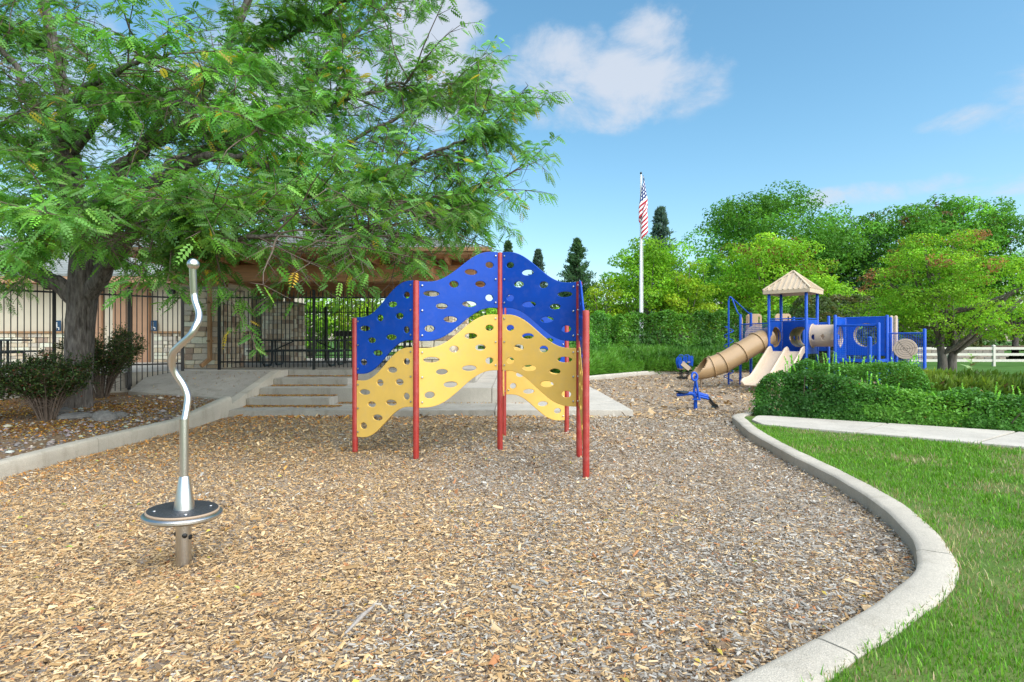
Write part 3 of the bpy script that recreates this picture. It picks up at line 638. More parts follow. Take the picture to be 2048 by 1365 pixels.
# white rail fence beyond the lawn (right) and its piece glimpsed behind the climber
def rail_fence(xs_, Y, z0, label):
    t = thing('rail_fence', (xs_[0], Y, z0), label, 'fence', 'white three-rail fences')
    for x in xs_:
        po = MB().box((x, Y, z0+.52), (.125, .125, 1.1)).build('post', M['cream'], t, bevel=.006); MB().lathe((x, Y, z0+1.065), [(.1, 0), (.1, .02), (.01, .07)], 4, Matrix.Rotation(R(45), 3, 'Z')).build('post_cap', M['cream'], po)
    for i in range(len(xs_)-1):
        for z in (.30, .62, .94): MB().box(((xs_[i]+xs_[i+1])/2, Y, z0+z), (xs_[i+1]-xs_[i]-.12, .04, .135)).build('rail', M['cream'], t, bevel=.005)
rail_fence([18.2+2.4*i for i in range(-1, 8)], 30, .17, 'off white three-rail fence behind the right-hand tree')
rail_fence([-6.4+2.3*i for i in range(0, 5)], 29, .40, 'off white three-rail fence glimpsed through the climber holes')
# retaining wall with blocks
t = thing('retaining_wall', (26, 39, .17), 'low block retaining wall beyond the white fence', 'wall')
bme = stone_me[0].copy(); bme.materials.clear(); bme.materials.append(M['block'])
for r_ in range(4):
    for i in range(34):
        Mx = Matrix.Diagonal((.49, .3, .215, 1)); Mx.translation = (17+i*.5+.25*(r_ % 2), 39+.07*r_, .28+r_*.225); inst('block', bme, Mx, t)
sheet('terrace', [(16, 39.3), (60, 39.3), (60, 60), (16, 60)], 1.02, M['soil'])
t = thing('distant_house', (29, 56, 1.0), 'pale grey house wall glimpsed under the right-hand tree', 'house')
MB().box((31, 58, 2.6), (16, 4, 3.2)).build('wall', M['white'], t)
MB().prism([(22.5, 55.4), (22.5, 60.6), (39.5, 60.6), (39.5, 55.4)], 4.2, lambda x, y: 4.35 if y < 56 else 6.0).build('roof', M['shingle'], t)
for i in range(4):
    w = MB().box((26+i*3, 55.97, 2.7), (1.3, .06, 1.3)).build('window', M['black'], t); MB().box((26+i*3, 55.93, 2.7), (.06, .05, 1.3)).build('mullion', M['white'], w)

# ------------------------------------------------------------------ the wavy climbing wall
def curve_plate(name, outline, holes, thick, bev, mat_):
    cu = bpy.data.curves.new(name, 'CURVE'); cu.dimensions = '2D'; cu.fill_mode = 'BOTH'; cu.extrude = thick/2-bev; cu.bevel_depth = bev; cu.bevel_resolution = 2
    for poly in [outline]+holes:
        s = cu.splines.new('POLY'); s.points.add(len(poly)-1); s.use_cyclic_u = True
        for p, q in zip(s.points, poly): p.co = (q[0], q[1], 0, 1)
    ob = bpy.data.objects.new(name, cu); COL.objects.link(ob); dg = bpy.context.evaluated_depsgraph_get()
    me = bpy.data.meshes.new_from_object(ob.evaluated_get(dg)); bpy.data.objects.remove(ob); bpy.data.curves.remove(cu)
    me.materials.clear(); me.materials.append(mat_); me.name = name
    me.polygons.foreach_set('use_smooth', [True]*len(me.polygons)); me.set_sharp_from_angle(angle=R(35)); return me
def ell(cx, cy, rx, ry, n=28): return [(cx+rx*math.cos(2*math.pi*i/n), cy+ry*math.sin(2*math.pi*i/n)) for i in range(n)]
PW, PH, DROP = 1.08, .755, .455
def wave(u):
    t = min(1, max(0, (u-.05)/.87)); return t*t*t*(t*(6*t-15)+10)*.55+(t*t*(3-2*t))*.45
holes_px = [(491, 292, 45, 18), (613, 241, 28, 21), (708, 175, 38, 18), (815, 137, 26, 19), (762, 241, 32, 19), (814, 316, 25, 20), (699, 350, 43, 18), (547, 361, 34, 18), (594, 433, 40, 19), (482, 484, 29, 21)]
hl = []
for hx, hy, rx, ry in holes_px:
    tt = (hx-428)/434; s = 427-31*tt; z = 1.5+(553-hy)/s-2.72; hl.append(((1-tt)*PW, z, rx/434*PW, ry/s))
def panel_outline(n=40):
    top = [(PW*i/n, -DROP*wave(i/n)) for i in range(n+1)]; bot = [(PW*i/n, -PH-DROP*wave(i/n)) for i in range(n+1)]
    return top+bot[::-1]
pan = {}
for col in ('blue', 'yellow'):
    pan[col] = curve_plate('climbing_panel', panel_outline(), [ell(*h) for h in hl], .022, .006, M[col])
bolt_me = MB().lathe((0, 0, 0), [(.004, -.03), (.012, -.026), (.013, -.019), (.006, -.018), (.006, .018), (.013, .019), (.012, .026), (.004, .03)], 10, Matrix.Rotation(R(90), 3, 'X')).mesh('bolt', M['bolt'], smooth=40)
CP = {'c': (-.166, 7.85, 2.72), 'l1': (-1.228, 7.28, 2.275), 'l2': (-2.14, 7.76, 1.815), 'r1': (.876, 7.42, 2.275), 'r2': (.828, 6.37, 1.845), 'b1': (-.130, 9.0, 2.275), 'b2': (.90, 9.38, 1.80)}
t = thing('climbing_wall', (-.166, 7.85, 0), 'red-posted climber with wavy blue and yellow panels full of oval holes', 'climber')
for k, (x, y, h) in CP.items():
    z0 = -.15; pr = [(.0385, z0), (.0385, h-.012), (.034, h-.003), (.02, h)]
    MB().lathe((x, y, 0), pr, 20).build('post', M['red'], t, smooth=40)
for a, c in (('c', 'l1'), ('l1', 'l2'), ('c', 'r1'), ('r1', 'r2'), ('c', 'b1'), ('b1', 'b2')):
    A, B = Vector(CP[a][:2]), Vector(CP[c][:2]); e = (B-A).normalized(); L = (B-A).length-.084; Hh = CP[a][2]-.004
    o0 = A+e*.042
    for col, dz in (('blue', 0), ('yellow', -.858)):
        X = Vector((e.x, e.y, 0))*(L/PW); Y = Vector((0, 0, 1)); N = Vector((e.x, e.y, 0)).cross(Y)
        Mx = Matrix((X, Y, N)).transposed().to_4x4(); Mx.translation = (o0.x, o0.y, Hh+dz)
        p = inst('climbing_panel', pan[col], Mx, t)
        ang = math.atan2(e.y, e.x)
        for u, zt in ((.03, 0), (.97, -DROP)):
            for q in (-.05, -.37, -.69):
                w = o0+e*(L*u); inst('bolt', bolt_me, Matrix.Translation((w.x, w.y, Hh+dz+zt+q)) @ Matrix.Rotation(ang, 4, 'Z'), p)

# ------------------------------------------------------------------ spinner with the bent pole
SX, SY = P(367, 1120, 3.88).xy
t = thing('stand_up_spinner', (SX, SY, 0), 'stainless steel stand-on spinner with wavy pole, ball top and black disc', 'spinner')
def SP(px, py): q = P(px, py, SY); return Vector((q.x, SY, q.z))
MB().lathe((SX, SY, 0), [(.048, -.1), (.048, .36)], 28).build('base_post', M['steel'], t, smooth=40)
tilt = Matrix.Rotation(R(3.0), 3, 'Y') @ Matrix.Rotation(R(-1), 3, 'X')
dc = SP(366, 1022)
plate = MB().lathe(dc, [(.02, -.056), (.175, -.052), (.23, -.041), (.245, -.026), (.244, -.013), (.233, -.004), (.22, -.001), (.02, -.001)], 64, tilt).build('disc', M['steel'], t, smooth=35)
MB().lathe(dc, [(.02, .0), (.222, .0), (.224, .007), (.220, .013), (.216, .0135), (.02, .0135)], 64, tilt).build('disc_edge', M['tanrim'], plate, smooth=35)
MB().lathe(dc, [(.02, .013), (.215, .0142), (.210, .0165), (.02, .0165)], 64, tilt).build('tread_mat', M['black_rubber'], plate, smooth=35)
for k in range(4):
    a = R(35+90*k); MB().lathe(dc+tilt @ Vector((.168*math.cos(a), .168*math.sin(a), .0165)), [(.011, 0), (.009, .004), (.002, .005)], 12).build('screw', M['bolt'], plate, smooth=40)
cb, ct = SP(369, 1016), SP(368, 954)
MB().lathe((dc.x+.008, SY, 0), [(.066, dc.z+.014), (.064, dc.z+.03), (.033, ct.z), (.031, ct.z+.004)], 36).build('cone', M['steel'], t, smooth=40)
c2 = SP(368, 838)
MB().tube([(ct.x, SY, ct.z), (SP(368, 838).x, SY, c2.z)], .0275, 24).build('sleeve', M['steel'], t, smooth=40)
poles = [SP(369, 842), SP(369, 815), SP(367, 795), SP(358, 772), SP(345, 748), SP(342, 728), SP(350, 706), SP(370, 688), SP(390, 670), SP(398, 652), SP(399, 640), SP(395, 625), SP(385, 606), SP(380, 590), SP(380, 575), SP(382, 536)]
poles = [Vector((p.x, p.y+.05*math.sin(i*.6), p.z)) for i, p in enumerate(poles)]
MB().tube(smooth_path(poles, 6), .0225, 20).build('wavy_pole', M['steel'], t, smooth=60)
bc = SP(383, 528); bc.y = poles[-1].y
MB().lathe(bc, [(.0395*max(.02, math.sin(math.pi*i/16)), -.0395*math.cos(math.pi*i/16)) for i in range(17)], 28).build('ball', M['steel'], t, smooth=60)
for ax_, az_ in ((-52, .185), (-168, .19), (-4, .165)):
    a = R(ax_); MB().lathe((SX+.046*math.cos(a), SY+.046*math.sin(a), az_), [(.017, 0), (.016, .008), (.01, .011), (.002, .012)], 14, Matrix.Rotation(a, 3, 'Z') @ Matrix.Rotation(R(90), 3, 'Y')).build('plug', M['black'], t, smooth=40)

# ------------------------------------------------------------------ play structure
th = math.atan2(.0438, .0457); cs_, sn_ = math.cos(th), math.sin(th); S = 1.108
FR = Vector((9.05, 17.5)); EL = Vector((-cs_, sn_)); EB = Vector((sn_, cs_))      # leftward along the front, and backward
FL = FR+EL*S; BR = FR+EB*S; BL_ = FL+EB*S
DZ = 1.17
t = thing('play_structure', (8.7, 18.1, 0), 'blue and tan play structure with roofed tower, tube slide and double slide', 'play structure')
PS = t
def post(p, h, r=.045, z0=-.1): return MB().lathe((p.x, p.y, 0), [(r, z0), (r, h-.02), (r*.7, h-.004), (.004, h)], 16).build('post', M['bluemetal'], PS, smooth=40)
for p in (FR, FL, BR, BL_): post(p, 3.06)
def v3(p, z): return Vector((p.x, p.y, z))
# roof: ribbed square pyramid
ctr = (FL+BR)/2; ov = S/2*1.414+.2; ez, az2 = 3.0, 3.74
cor = [ctr+(p-ctr).normalized()*ov for p in (FL, FR, BR, BL_)]
mb = MB(); ap = v3(ctr, az2)
low = [v3(c, ez) for c in cor]; top = [v3(c, ez+.11) for c in cor]; inn = [v3(ctr+(c-ctr)*.9, ez) for c in cor]
mb.add(low+top+[ap]+inn+[v3(ctr, az2-.12)], [(i, (i+1) % 4, 4+(i+1) % 4, 4+i) for i in range(4)]+[(4+i, 4+(i+1) % 4, 8) for i in range(4)]+[(i, 9+i, 9+(i+1) % 4, (i+1) % 4) for i in range(4)]+[(9+i, 13, 9+(i+1) % 4) for i in range(4)])
rf = mb.build('roof', M['roofplast'], PS)
for i in range(4):
    a, c = top[i], top[(i+1) % 4]; nrm = ((c-a).cross(ap-a)).normalized(); nrm = nrm if nrm.z > 0 else -nrm
    MB().beam(a+nrm*.02, ap+nrm*.02, .06, .05).build('hip_rib', M['roofplast'], rf, bevel=.01)
    m_ = (a+c)/2
    for k in range(1, 9):
        f = k/9; q = a.lerp(c, f); d = min(f, 1-f)*2; e = q+(ap-m_)*d*.97
        MB().beam(q+nrm*.012, e+nrm*.012, .035, .03).build('rib', M['roofplast'], rf)
def deck(poly, z): return MB().prism([(p.x, p.y) for p in poly], z-.06, z).build('deck', M['dark_green'], PS)
deck([FL, FR, BR, BL_], DZ)
def edge(a, c, z, h=.09): return MB().beam(v3(a, z), v3(c, z), .05, h).build('deck_edge', M['bluemetal'], PS, bevel=.008)
for a, c in ((FL, FR), (FR, BR), (BR, BL_), (BL_, FL)): edge(a, c, DZ-.03)
def rail(a, c, za, zc=None, r=.021): return MB().tube([v3(a, za), v3(c, za if zc is None else zc)], r, 10).build('rail', M['bluemetal'], PS, smooth=60)
rail(FL, FR, 2.13); rail(FL, FR, 2.20); rail(FL, BL_, 2.16); rail(BL_, BR, 2.16); rail(FR, BR, 2.2)
def plate_between(name, a, c, z0, z1, holes, m='bluemetal', thick=.03, inset=.06):
    d = (c-a); L = d.length-2*inset; e = d.normalized(); H = z1-z0
    me = curve_plate(name, [(0, 0), (L, 0), (L, H), (0, H)], [ell(*h) for h in holes], thick, .008, M[m])
    X = Vector((e.x, e.y, 0)); Mx = Matrix((X, Vector((0, 0, 1)), X.cross(Vector((0, 0, 1))))).transposed().to_4x4(); o0 = a+e*inset; Mx.translation = (o0.x, o0.y, z0)
    return inst(name, me, Mx, PS)
pl_ = S-.12
plate_between('hole_panel', FL, BL_, DZ, 2.13, [(pl_/2, .46, .335, .345)]); plate_between('hole_panel', BL_, BR, DZ, 2.13, [(pl_/2+.03, .46, .335, .345)]); plate_between('hole_panel', FR, BR, DZ, 2.16, [(pl_/2, .47, .335, .345)])
def shell(name, path, r, mat_, n=40, keep=None, parent=PS, thick=.012):
    """open tube wall along a path; keep(i, s, angle) drops faces"""
    pts = [Vector(p) for p in path]; k = len(pts); u = Vector((0, 0, 1)); vs = []; acc = [0]
    for i in range(1, k): acc.append(acc[-1]+(pts[i]-pts[i-1]).length)
    for i, p in enumerate(pts):
        tt = (pts[min(i+1, k-1)]-pts[max(i-1, 0)]).normalized(); uu = (u-tt*u.dot(tt)).normalized(); w = tt.cross(uu)
        for j in range(n): a = 2*math.pi*j/n; vs.append(p+(uu*math.cos(a)+w*math.sin(a))*r)
    fs = [(i*n+j, i*n+(j+1) % n, (i+1)*n+(j+1) % n, (i+1)*n+j) for i in range(k-1) for j in range(n) if keep is None or keep(i, (acc[i]+acc[i+1])/2/acc[-1], 2*math.pi*(j+.5)/n)]
    o = MB().add(vs, fs).build(name, mat_, parent, smooth=60)
    md = o.modifiers.new('wall', 'SOLIDIFY'); md.thickness = thick; md.offset = 0
    return o, pts, acc
def ring_at(c, tdir, r, rr, mat_, parent, name='seam_ring'):
    tdir = tdir.normalized(); u = Vector((0, 0, 1)); u = (u-tdir*u.dot(tdir)).normalized(); w = tdir.cross(u)
    pts = [c+(u*math.cos(2*math.pi*i/36)+w*math.sin(2*math.pi*i/36))*r for i in range(37)]
    return MB().tube(pts, rr, 8, cap=False).build(name, mat_, parent, smooth=60)
m_ = (FL+BL_)/2
path = smooth_path([v3(m_, 1.63), v3(m_+EL*.22, 1.62), (8.02, 18.52, 1.47), (7.4, 18.42, 1.13), (6.8, 18.38, .80), (6.35, 18.4, .64), (6.0, 18.4, .58), (5.70, 18.4, .565)], 8)
sl, pts, acc = shell('tube_slide', path, .325, M['tube'], keep=lambda i, s, a: s < .80+.20*(1-math.cos(a))/2*1.02)
for s in (.02, .27, .46, .66, .78):
    i = min(range(len(acc)), key=lambda q: abs(acc[q]/acc[-1]-s)); i = max(1, min(len(pts)-2, i))
    ring_at(pts[i], pts[i+1]-pts[i-1], .35, .02, M['tube'], sl)
q = P(1396.6, 767, 18.7); MB().tube([(q.x, 18.45, -.1), (q.x, 18.42, .3)], .035, 10).build('support', M['tanrim'], sl, smooth=40)
# double slide
sec = [(-.53, .15), (-.50, .165), (-.465, .14), (-.43, .0), (-.075, .0), (-.04, .12), (0, .15), (.04, .12), (.075, .0), (.43, .0), (.465, .14), (.50, .165), (.53, .15), (.53, -.04), (-.53, -.04)]
prof = smooth_path([(0, 0, DZ+.01), (.16, 0, DZ-.02), (.36, 0, 1.03), (.9, 0, .72), (1.45, 0, .41), (1.72, 0, .31), (1.98, 0, .275), (2.2, 0, .265), (2.27, 0, .22)], 5)
o0 = (FL+FR)/2; out = -EB; mb = MB(); vs = []
for i, p in enumerate(prof):
    d = (prof[min(i+1, len(prof)-1)]-prof[max(i-1, 0)]).normalized(); nz_ = Vector((-d.z, 0, d.x)); f = i/(len(prof)-1); wk = 1 if f < .8 else 1-.3*(f-.8)/.2
    for x, h in sec:
        q = p+nz_*(h*wk if h > 0 else h); b2 = o0+out*q.x-EL*x; vs.append((b2.x, b2.y, q.z))
k = len(sec); fs = [(i*k+j, i*k+(j+1) % k, (i+1)*k+(j+1) % k, (i+1)*k+j) for i in range(len(prof)-1) for j in range(k)]+[tuple(range(k)), tuple(range(len(vs)-1, len(vs)-k-1, -1))]
ds = mb.add(vs, fs).build('double_slide', M['beige'], PS, smooth=35)
for x in (-.3, .3): b2 = o0+out*2.0-EL*x; MB().tube([(b2.x, b2.y, -.1), (b2.x, b2.y, .25)], .04, 10).build('support', M['tanrim'], ds, smooth=40)
# crawl tube to the second platform
ER = -EL; m_ = (FR+BR)/2; a = v3(m_, 1.665); LT = .80; n = 30
cp = [a+Vector((ER.x, ER.y, 0))*(LT*i/n) for i in range(n+1)]
def win(i, s, an):
    for ws in (.16, .5, .84):
        for aw in (R(98), R(262)):
            if ((s-ws)/.055)**2+((an-aw)/R(13))**2 < 1: return False
    return True
ct_, _, _ = shell('crawl_tube', cp, .335, M['beige'], n=64, keep=win)
for s in (.03, LT-.03): ring_at(a+Vector((ER.x, ER.y, 0))*s, Vector((ER.x, ER.y, 0)), .36, .02, M['beige'], ct_, 'flange')
m2 = (BL_+BR)/2; a2 = v3(m2, 1.64); cp = [a2+Vector((EB.x, EB.y, 0))*(1.25*i/n) for i in range(n+1)]
ct2, _, _ = shell('crawl_tube', cp, .335, M['tube'], n=64, keep=win)
ring_at(a2+Vector((EB.x, EB.y, 0))*.5, Vector((EB.x, EB.y, 0)), .34, .018, M['tube'], ct2, 'flange')
# rear platform carrying that tube
e1 = m2+EB*1.27; RB = [e1+EL*(S/2), e1-EL*(S/2), e1-EL*(S/2)+EB*S, e1+EL*(S/2)+EB*S]
for p in RB: post(p, 2.35)
deck(RB, DZ); plate_between('hole_panel', RB[0], RB[1], DZ, 2.13, [(pl_/2, .47, .335, .345)])
# second platform
L2 = m_+ER*LT; FL2 = L2-EB*(S/2); BL2 = L2+EB*(S/2); FR2 = FL2+ER*S; BR2 = BL2+ER*S
for p, h in ((FL2, 2.28), (BL2, 2.22), (FR2, 2.03), (BR2, 2.28)): post(p, h)
post(P(1739.7, 673, 15.6).xy, 1.62, .05); post(BR2+Vector((.17, .1)), 2.22)
deck([FL2, FR2, BR2, BL2], .95); edge(FL2, FR2, .93); edge(FR2, BR2, .93); edge(BL2, BR2, 1.1)
plate_between('hole_panel', FL2, BL2, .95, 2.18, [(pl_/2, .69, .33, .36)]); plate_between('hole_panel', BL2, BR2, 1.12, 2.2, [(pl_/2+.02, .56, .36, .37)])
rail(FL2, BL2, 2.2); rail(BL2, BR2, 2.22); rail(FL2, FR2, 1.97)
cp = [v3((BL2+BR2)/2, 1.68)+Vector((EB.x, EB.y, 0))*(.45*i/6) for i in range(7)]; shell('tunnel_collar', cp, .365, M['beige'], n=40)
def wire_panel(a, c, z0, z1, step=.06, r=.0065, inset=.05):
    d = c-a; L = d.length; e = d/L; mb = MB()
    for i in range(int((L-2*inset)/step)+1): p = a+e*(inset+i*step); mb.tube([v3(p, z0), v3(p, z1)], r, 4, cap=False)
    z = z0
    while z <= z1: mb.tube([v3(a+e*inset, z), v3(c-e*inset, z)], r, 4, cap=False); z += step
    o = mb.build('wire_panel', M['bluemetal'], PS); rail(a, c, z1+.01, r=.02); rail(a, c, z0-.01, r=.018); return o
wire_panel(FL2, FR2, .92, 1.93)
EP = Vector((11.9, 16.41)); post(EP, 1.86)
wp = wire_panel(BR2, EP, .72, 1.72)
c0 = BR2.lerp(EP, .50); e = (EP-BR2).normalized(); nn_ = Vector((e.y, -e.x)); nn_ = nn_ if nn_.y < 0 else -nn_
dm = Matrix((Vector((e.x, e.y, 0)), Vector((0, 0, 1)), Vector((nn_.x, nn_.y, 0)))).transposed(); dcn = v3(c0+nn_*.035, 1.27)
bd = MB().lathe(dcn, [(.29, -.014), (.297, -.006), (.297, .006), (.29, .014), (.005, .014)], 48, dm).build('target_disc', M['beige'], PS, smooth=40)
for rr in (.055, .115, .175, .235): MB().lathe(dcn, [(rr-.0035, .0165), (rr+.0035, .0165)], 40, dm, cap=False).build('target_ring', M['joint'], bd)
for an in (8, 128): MB().add([dcn+dm @ (Matrix.Rotation(R(an), 3, 'Z') @ Vector(v)) for v in ((-.29, -.004, .0175+.0005*an/8), (.29, -.004, .0175+.0005*an/8), (.29, .004, .0175+.0005*an/8), (-.29, .004, .0175+.0005*an/8))], [(0, 1, 2, 3)]).build('target_line', M['joint'], bd)
for k in range(2):   # tan grab boards beyond the second platform
    q = P(1320+(1694, 1727)[k]/3.657, 660, 17.4); MB().box((q.x, 17.4, 1.72), (.11, .05, 1.12)).build('grab_board', M['beige'], PS, bevel=.04)
for k in range(2): post(P(1320+(1694, 1727)[k]/3.657+1.0, 660, 17.5).xy, 2.2, .04)
# rear left deck: posts, wire panel, arches, spiral
PA = Vector((7.83, 19.5)); PB = Vector((8.47, 20.17)); post(PA, 2.42, .042); post(PB, 2.5, .046)
deck([PA, FL+Vector((.05, .4)), BL_, PB], DZ-.02); edge(PA, FL+Vector((.05, .4)), DZ-.03); wire_panel(PA, FL, 1.28, 2.06)
def arch_board(c, w, h, ang):
    n = 14; outl = [(-w/2, 0), (w/2, 0)]+[(w/2-.12+.12*math.sin(R(90*(1-i/6))), h-.12+.12*math.cos(R(90*(1-i/6)))) for i in range(7)]+[(-w/2+.12-.12*math.sin(R(90*i/6)), h-.12+.12*math.cos(R(90*i/6))) for i in range(7)]
    holes = [[(x+.035*math.cos(a_)*1, zc+(.10 if math.sin(a_) >= 0 else -.10)+.035*math.sin(a_)) for a_ in [2*math.pi*i/20 for i in range(20)]] for x, zc in ((w/2-.1, h-.22),)]
    me = curve_plate('arch_board', outl, holes, .03, .008, M['tan']); Mx = Matrix.Translation(c) @ Matrix.Rotation(ang, 4, 'Z') @ Matrix.Rotation(R(90), 4, 'X'); return inst('arch_board', me, Mx, PS)
arch_board((8.46, 20.3, 1.25), .24, 1.2, R(12)); arch_board((8.75, 20.5, 1.25), .5, 1.22, R(4)); arch_board((10.0, 21.0, 1.3), .6, 1.2, R(4)); arch_board((7.93, 19.66, 1.25), .14, 1.08, R(40))
MB().lathe((8.42, 19.75, 1.68), [(.34, -.02), (.345, 0), (.34, .02), (.01, .02)], 32, Matrix.Rotation(R(90), 3, 'X')).build('play_disc', M['beige'], PS, smooth=40)
sp = Vector((7.47, 19.62)); po = MB().tube([v3(sp, -.1), v3(sp, 2.9)], .03, 12).build('spiral_pole', M['bluemetal'], PS, smooth=50)
hel = [Vector((sp.x+.15*math.cos(a), sp.y+.15*math.sin(a), .12+.35*a/(2*math.pi))) for a in [i*2*math.pi/20 for i in range(int(20*5.4))]]
MB().tube([v3(sp, .12)]+hel+[v3(sp, hel[-1].z)], .017, 8).build('spiral_step', M['bluemetal'], po, smooth=60)
tp = v3(sp, 2.88)
for e_, zz in ((PA, 2.40), (PB, 2.42)): MB().tube(smooth_path([tp, tp+Vector((.03, 0, .1)), tp+Vector((.12, .02, .1)), v3(e_, zz)+Vector((-.12, -.05, .08)), v3(e_, zz)], 6), .021, 10).build('handrail', M['bluemetal'], PS, smooth=60)

# ------------------------------------------------------------------ sand digger and spring rider
DX, DY = 4.10, 12.7
t = thing('sand_digger', (DX, DY, 0), 'blue sand digger ride with black seat and scoop', 'digger')
def D(zx, zy, dy=0): q = P(1330+zx/9.1, 690+zy/9.1, DY); return Vector((q.x, DY+dy, q.z))
MB().tube([D(555, 1180), D(555, 1010), D(550, 945), D(520, 900), D(470, 885), D(380, 893), D(215, 912)], .042, 12).build('frame', M['bluemetal'], t, smooth=50)
MB().tube([D(553, 1165), D(553, 1120)], .032, 12).build('foot', M['black'], t)
me = MB(); c = D(300, 862)
for i in range(0): pass
MB().lathe((0, 0, 0), [(.02, -.02), (.12, -.018), (.155, 0), (.15, .015), (.1, .008), (.02, .004)], 24).mesh('seat', M['black'])
so = MB(); so.lathe((0, 0, 0), [(.02, -.02), (.12, -.018), (.155, 0), (.15, .018), (.1, .008), (.02, .004)], 24); so.v = [(c.x+v[0]*1.05, c.y+v[1], c.z+v[2]+max(0, -v[0])*.16) for v in so.v]; so.build('seat', M['black'], t, smooth=50)
MB().tube([D(520, 895), D(550, 700), D(560, 560)], .026, 8).build('lever', M['bluemetal'], t, smooth=50)
MB().tube([D(605, 985, -.09), D(570, 760, -.05), D(550, 600, -.02)], .026, 8).build('lever', M['bluemetal'], t, smooth=50)
cc = D(530, 595); ring = [cc+Vector((.062*math.cos(a), .02*math.sin(a)-.03, .088*math.sin(a)+.02)) for a in [2*math.pi*i/24 for i in range(25)]]
MB().tube(ring, .024, 8).build('handle_loop', M['bluemetal'], t, smooth=50)
for zy0, zy1, dy in ((890, 950, .03), (930, 985, -.05), (868, 930, .08)): MB().tube([D(570, zy0, dy), D(790, zy1, dy*.3)], .028, 8).build('boom', M['bluemetal'], t, smooth=50)
MB().beam(D(480, 985, -.08), D(625, 990, -.08), .05, .03).build('pivot_bar', M['bluemetal'], t)
MB().tube([D(785, 950), D(890, 1090)], .03, 8).build('scoop_arm', M['black'], t)
sc_ = MB(); a_, b_ = D(830, 1070), D(950, 1150)
sv = []
for w in (-.1, .1):
    for zx, zy in ((800, 1020), (860, 1045), (930, 1080), (968, 1165), (905, 1168), (860, 1150), (880, 1115), (850, 1085)): q = D(zx, zy); sv.append((q.x, q.y+w, q.z))
sc_.add(sv, [tuple(range(8)), tuple(range(15, 7, -1))]+[(i, (i+1) % 8, 8+(i+1) % 8, 8+i) for i in range(8)]); sc_.build('scoop', M['black'], t)
RX, RY = 6.85, 22.6
t = thing('spring_rider', (RX, RY, 0), 'blue spring rider with tan seat on two coil springs, behind the slide exit', 'spring rider')
def Q(zx, zy, dy=0): q = P(1330+zx/9.1, 690+zy/9.1, RY); return Vector((q.x, RY+dy, q.z))
for zx in (292, 412):
    a = Q(zx, 625); top_ = Q(zx, 445); hh = top_.z-a.z
    MB().tube([a+Vector((.075*math.cos(k), .075*math.sin(k), hh*k/(2*math.pi*6))) for k in [i*2*math.pi/12 for i in range(73)]], .016, 6).build('spring', M['black'], t, smooth=60)
b0 = Q(352, 625); MB().box((b0.x, RY, .04), (.5, .4, .08)).build('base_plate', M['black'], t, bevel=.01)
b0 = Q(352, 440); MB().box((b0.x, RY, b0.z), (.5, .3, .04)).build('footboard', M['tanrim'], t, bevel=.01)
for nm, outl in (('head_board', ((250, 425), (300, 425), (290, 300), (272, 215), (250, 225), (222, 262), (222, 340))), ('middle_board', ((347, 320), (383, 320), (380, 222), (365, 205), (350, 222))), ('tail_board', ((442, 215), (462, 200), (486, 215), (490, 300), (478, 390), (450, 360)))):
    me = curve_plate(nm, [(Q(x, z).x, Q(x, z).z) for x, z in outl], [], .05, .008, M['bluemetal'])
    for dy in (-.15, .15): inst(nm, me, Matrix.Translation((0, RY+dy, 0)) @ Matrix.Rotation(R(90), 4, 'X'), t)
q0 = Q(360, 315); MB().box((q0.x, RY, q0.z), (.42, .3, .03)).build('seat', M['beige'], t, bevel=.01)
MB().beam(Q(285, 330, -.2), Q(420, 440, -.2), .02, .17).build('seat_skirt', M['beige'], t)
for zx in (265, 370): MB().tube([Q(zx-45, 215, -.2), Q(zx-30, 185, -.2), Q(zx+30, 185, -.2), Q(zx+48, 220, -.2)], .018, 8).build('handle', M['bluemetal'], t, smooth=50)

# ------------------------------------------------------------------ flagpole and flag
FY = 32.0; fx = (1282-1024)/F*FY; ft = P(1282, 346, FY).z
t = thing('flagpole', (fx, FY, .1), 'tall white flagpole rising behind the clipped hedge', 'flagpole')
MB().lathe((fx, FY, 0), [(.10, 0), (.095, 3), (.05, ft-.1)], 16).build('pole', M['whitepole'], t, smooth=50)
MB().lathe((fx, FY, ft), [(.03, -.1), (.06, -.05), (.06, .0), (.02, .05)], 12).build('finial', M['black'], t, smooth=50)
MB().tube([(fx+.13, FY-.05, 1.6), (fx+.08, FY-.05, ft-.2)], .008, 5).build('halyard', M['whitepole'], t); MB().box((fx-.1, FY-.05, 3.0), (.06, .05, .2)).build('cleat', M['bolt'], t)
fm = bpy.data.materials.new('flag_cloth'); fm.use_nodes = True; ft_ = fm.node_tree; fb = ft_.nodes['Principled BSDF']; fb.inputs['Roughness'].default_value = .8
uv = nn(ft_, 'ShaderNodeUVMap'); sx = nn(ft_, 'ShaderNodeSeparateXYZ'); ft_.links.new(uv.outputs[0], sx.inputs[0]); U, Vv = sx.outputs[0], sx.outputs[1]
stripe = mth(ft_, 'LESS_THAN', mth(ft_, 'MODULO', mth(ft_, 'MULTIPLY', Vv, 13.0), 2.0), 1.0)
canton = mth(ft_, 'MULTIPLY', mth(ft_, 'LESS_THAN', U, .4), mth(ft_, 'LESS_THAN', Vv, 7/13))
su = mth(ft_, 'SUBTRACT', mth(ft_, 'FRACT', mth(ft_, 'MULTIPLY', U, 5.5/.4)), .5); sv_ = mth(ft_, 'SUBTRACT', mth(ft_, 'FRACT', mth(ft_, 'MULTIPLY', Vv, 4.5/(7/13))), .5)
star = mth(ft_, 'LESS_THAN', mth(ft_, 'ADD', mth(ft_, 'MULTIPLY', su, su), mth(ft_, 'MULTIPLY', sv_, sv_)), .085)
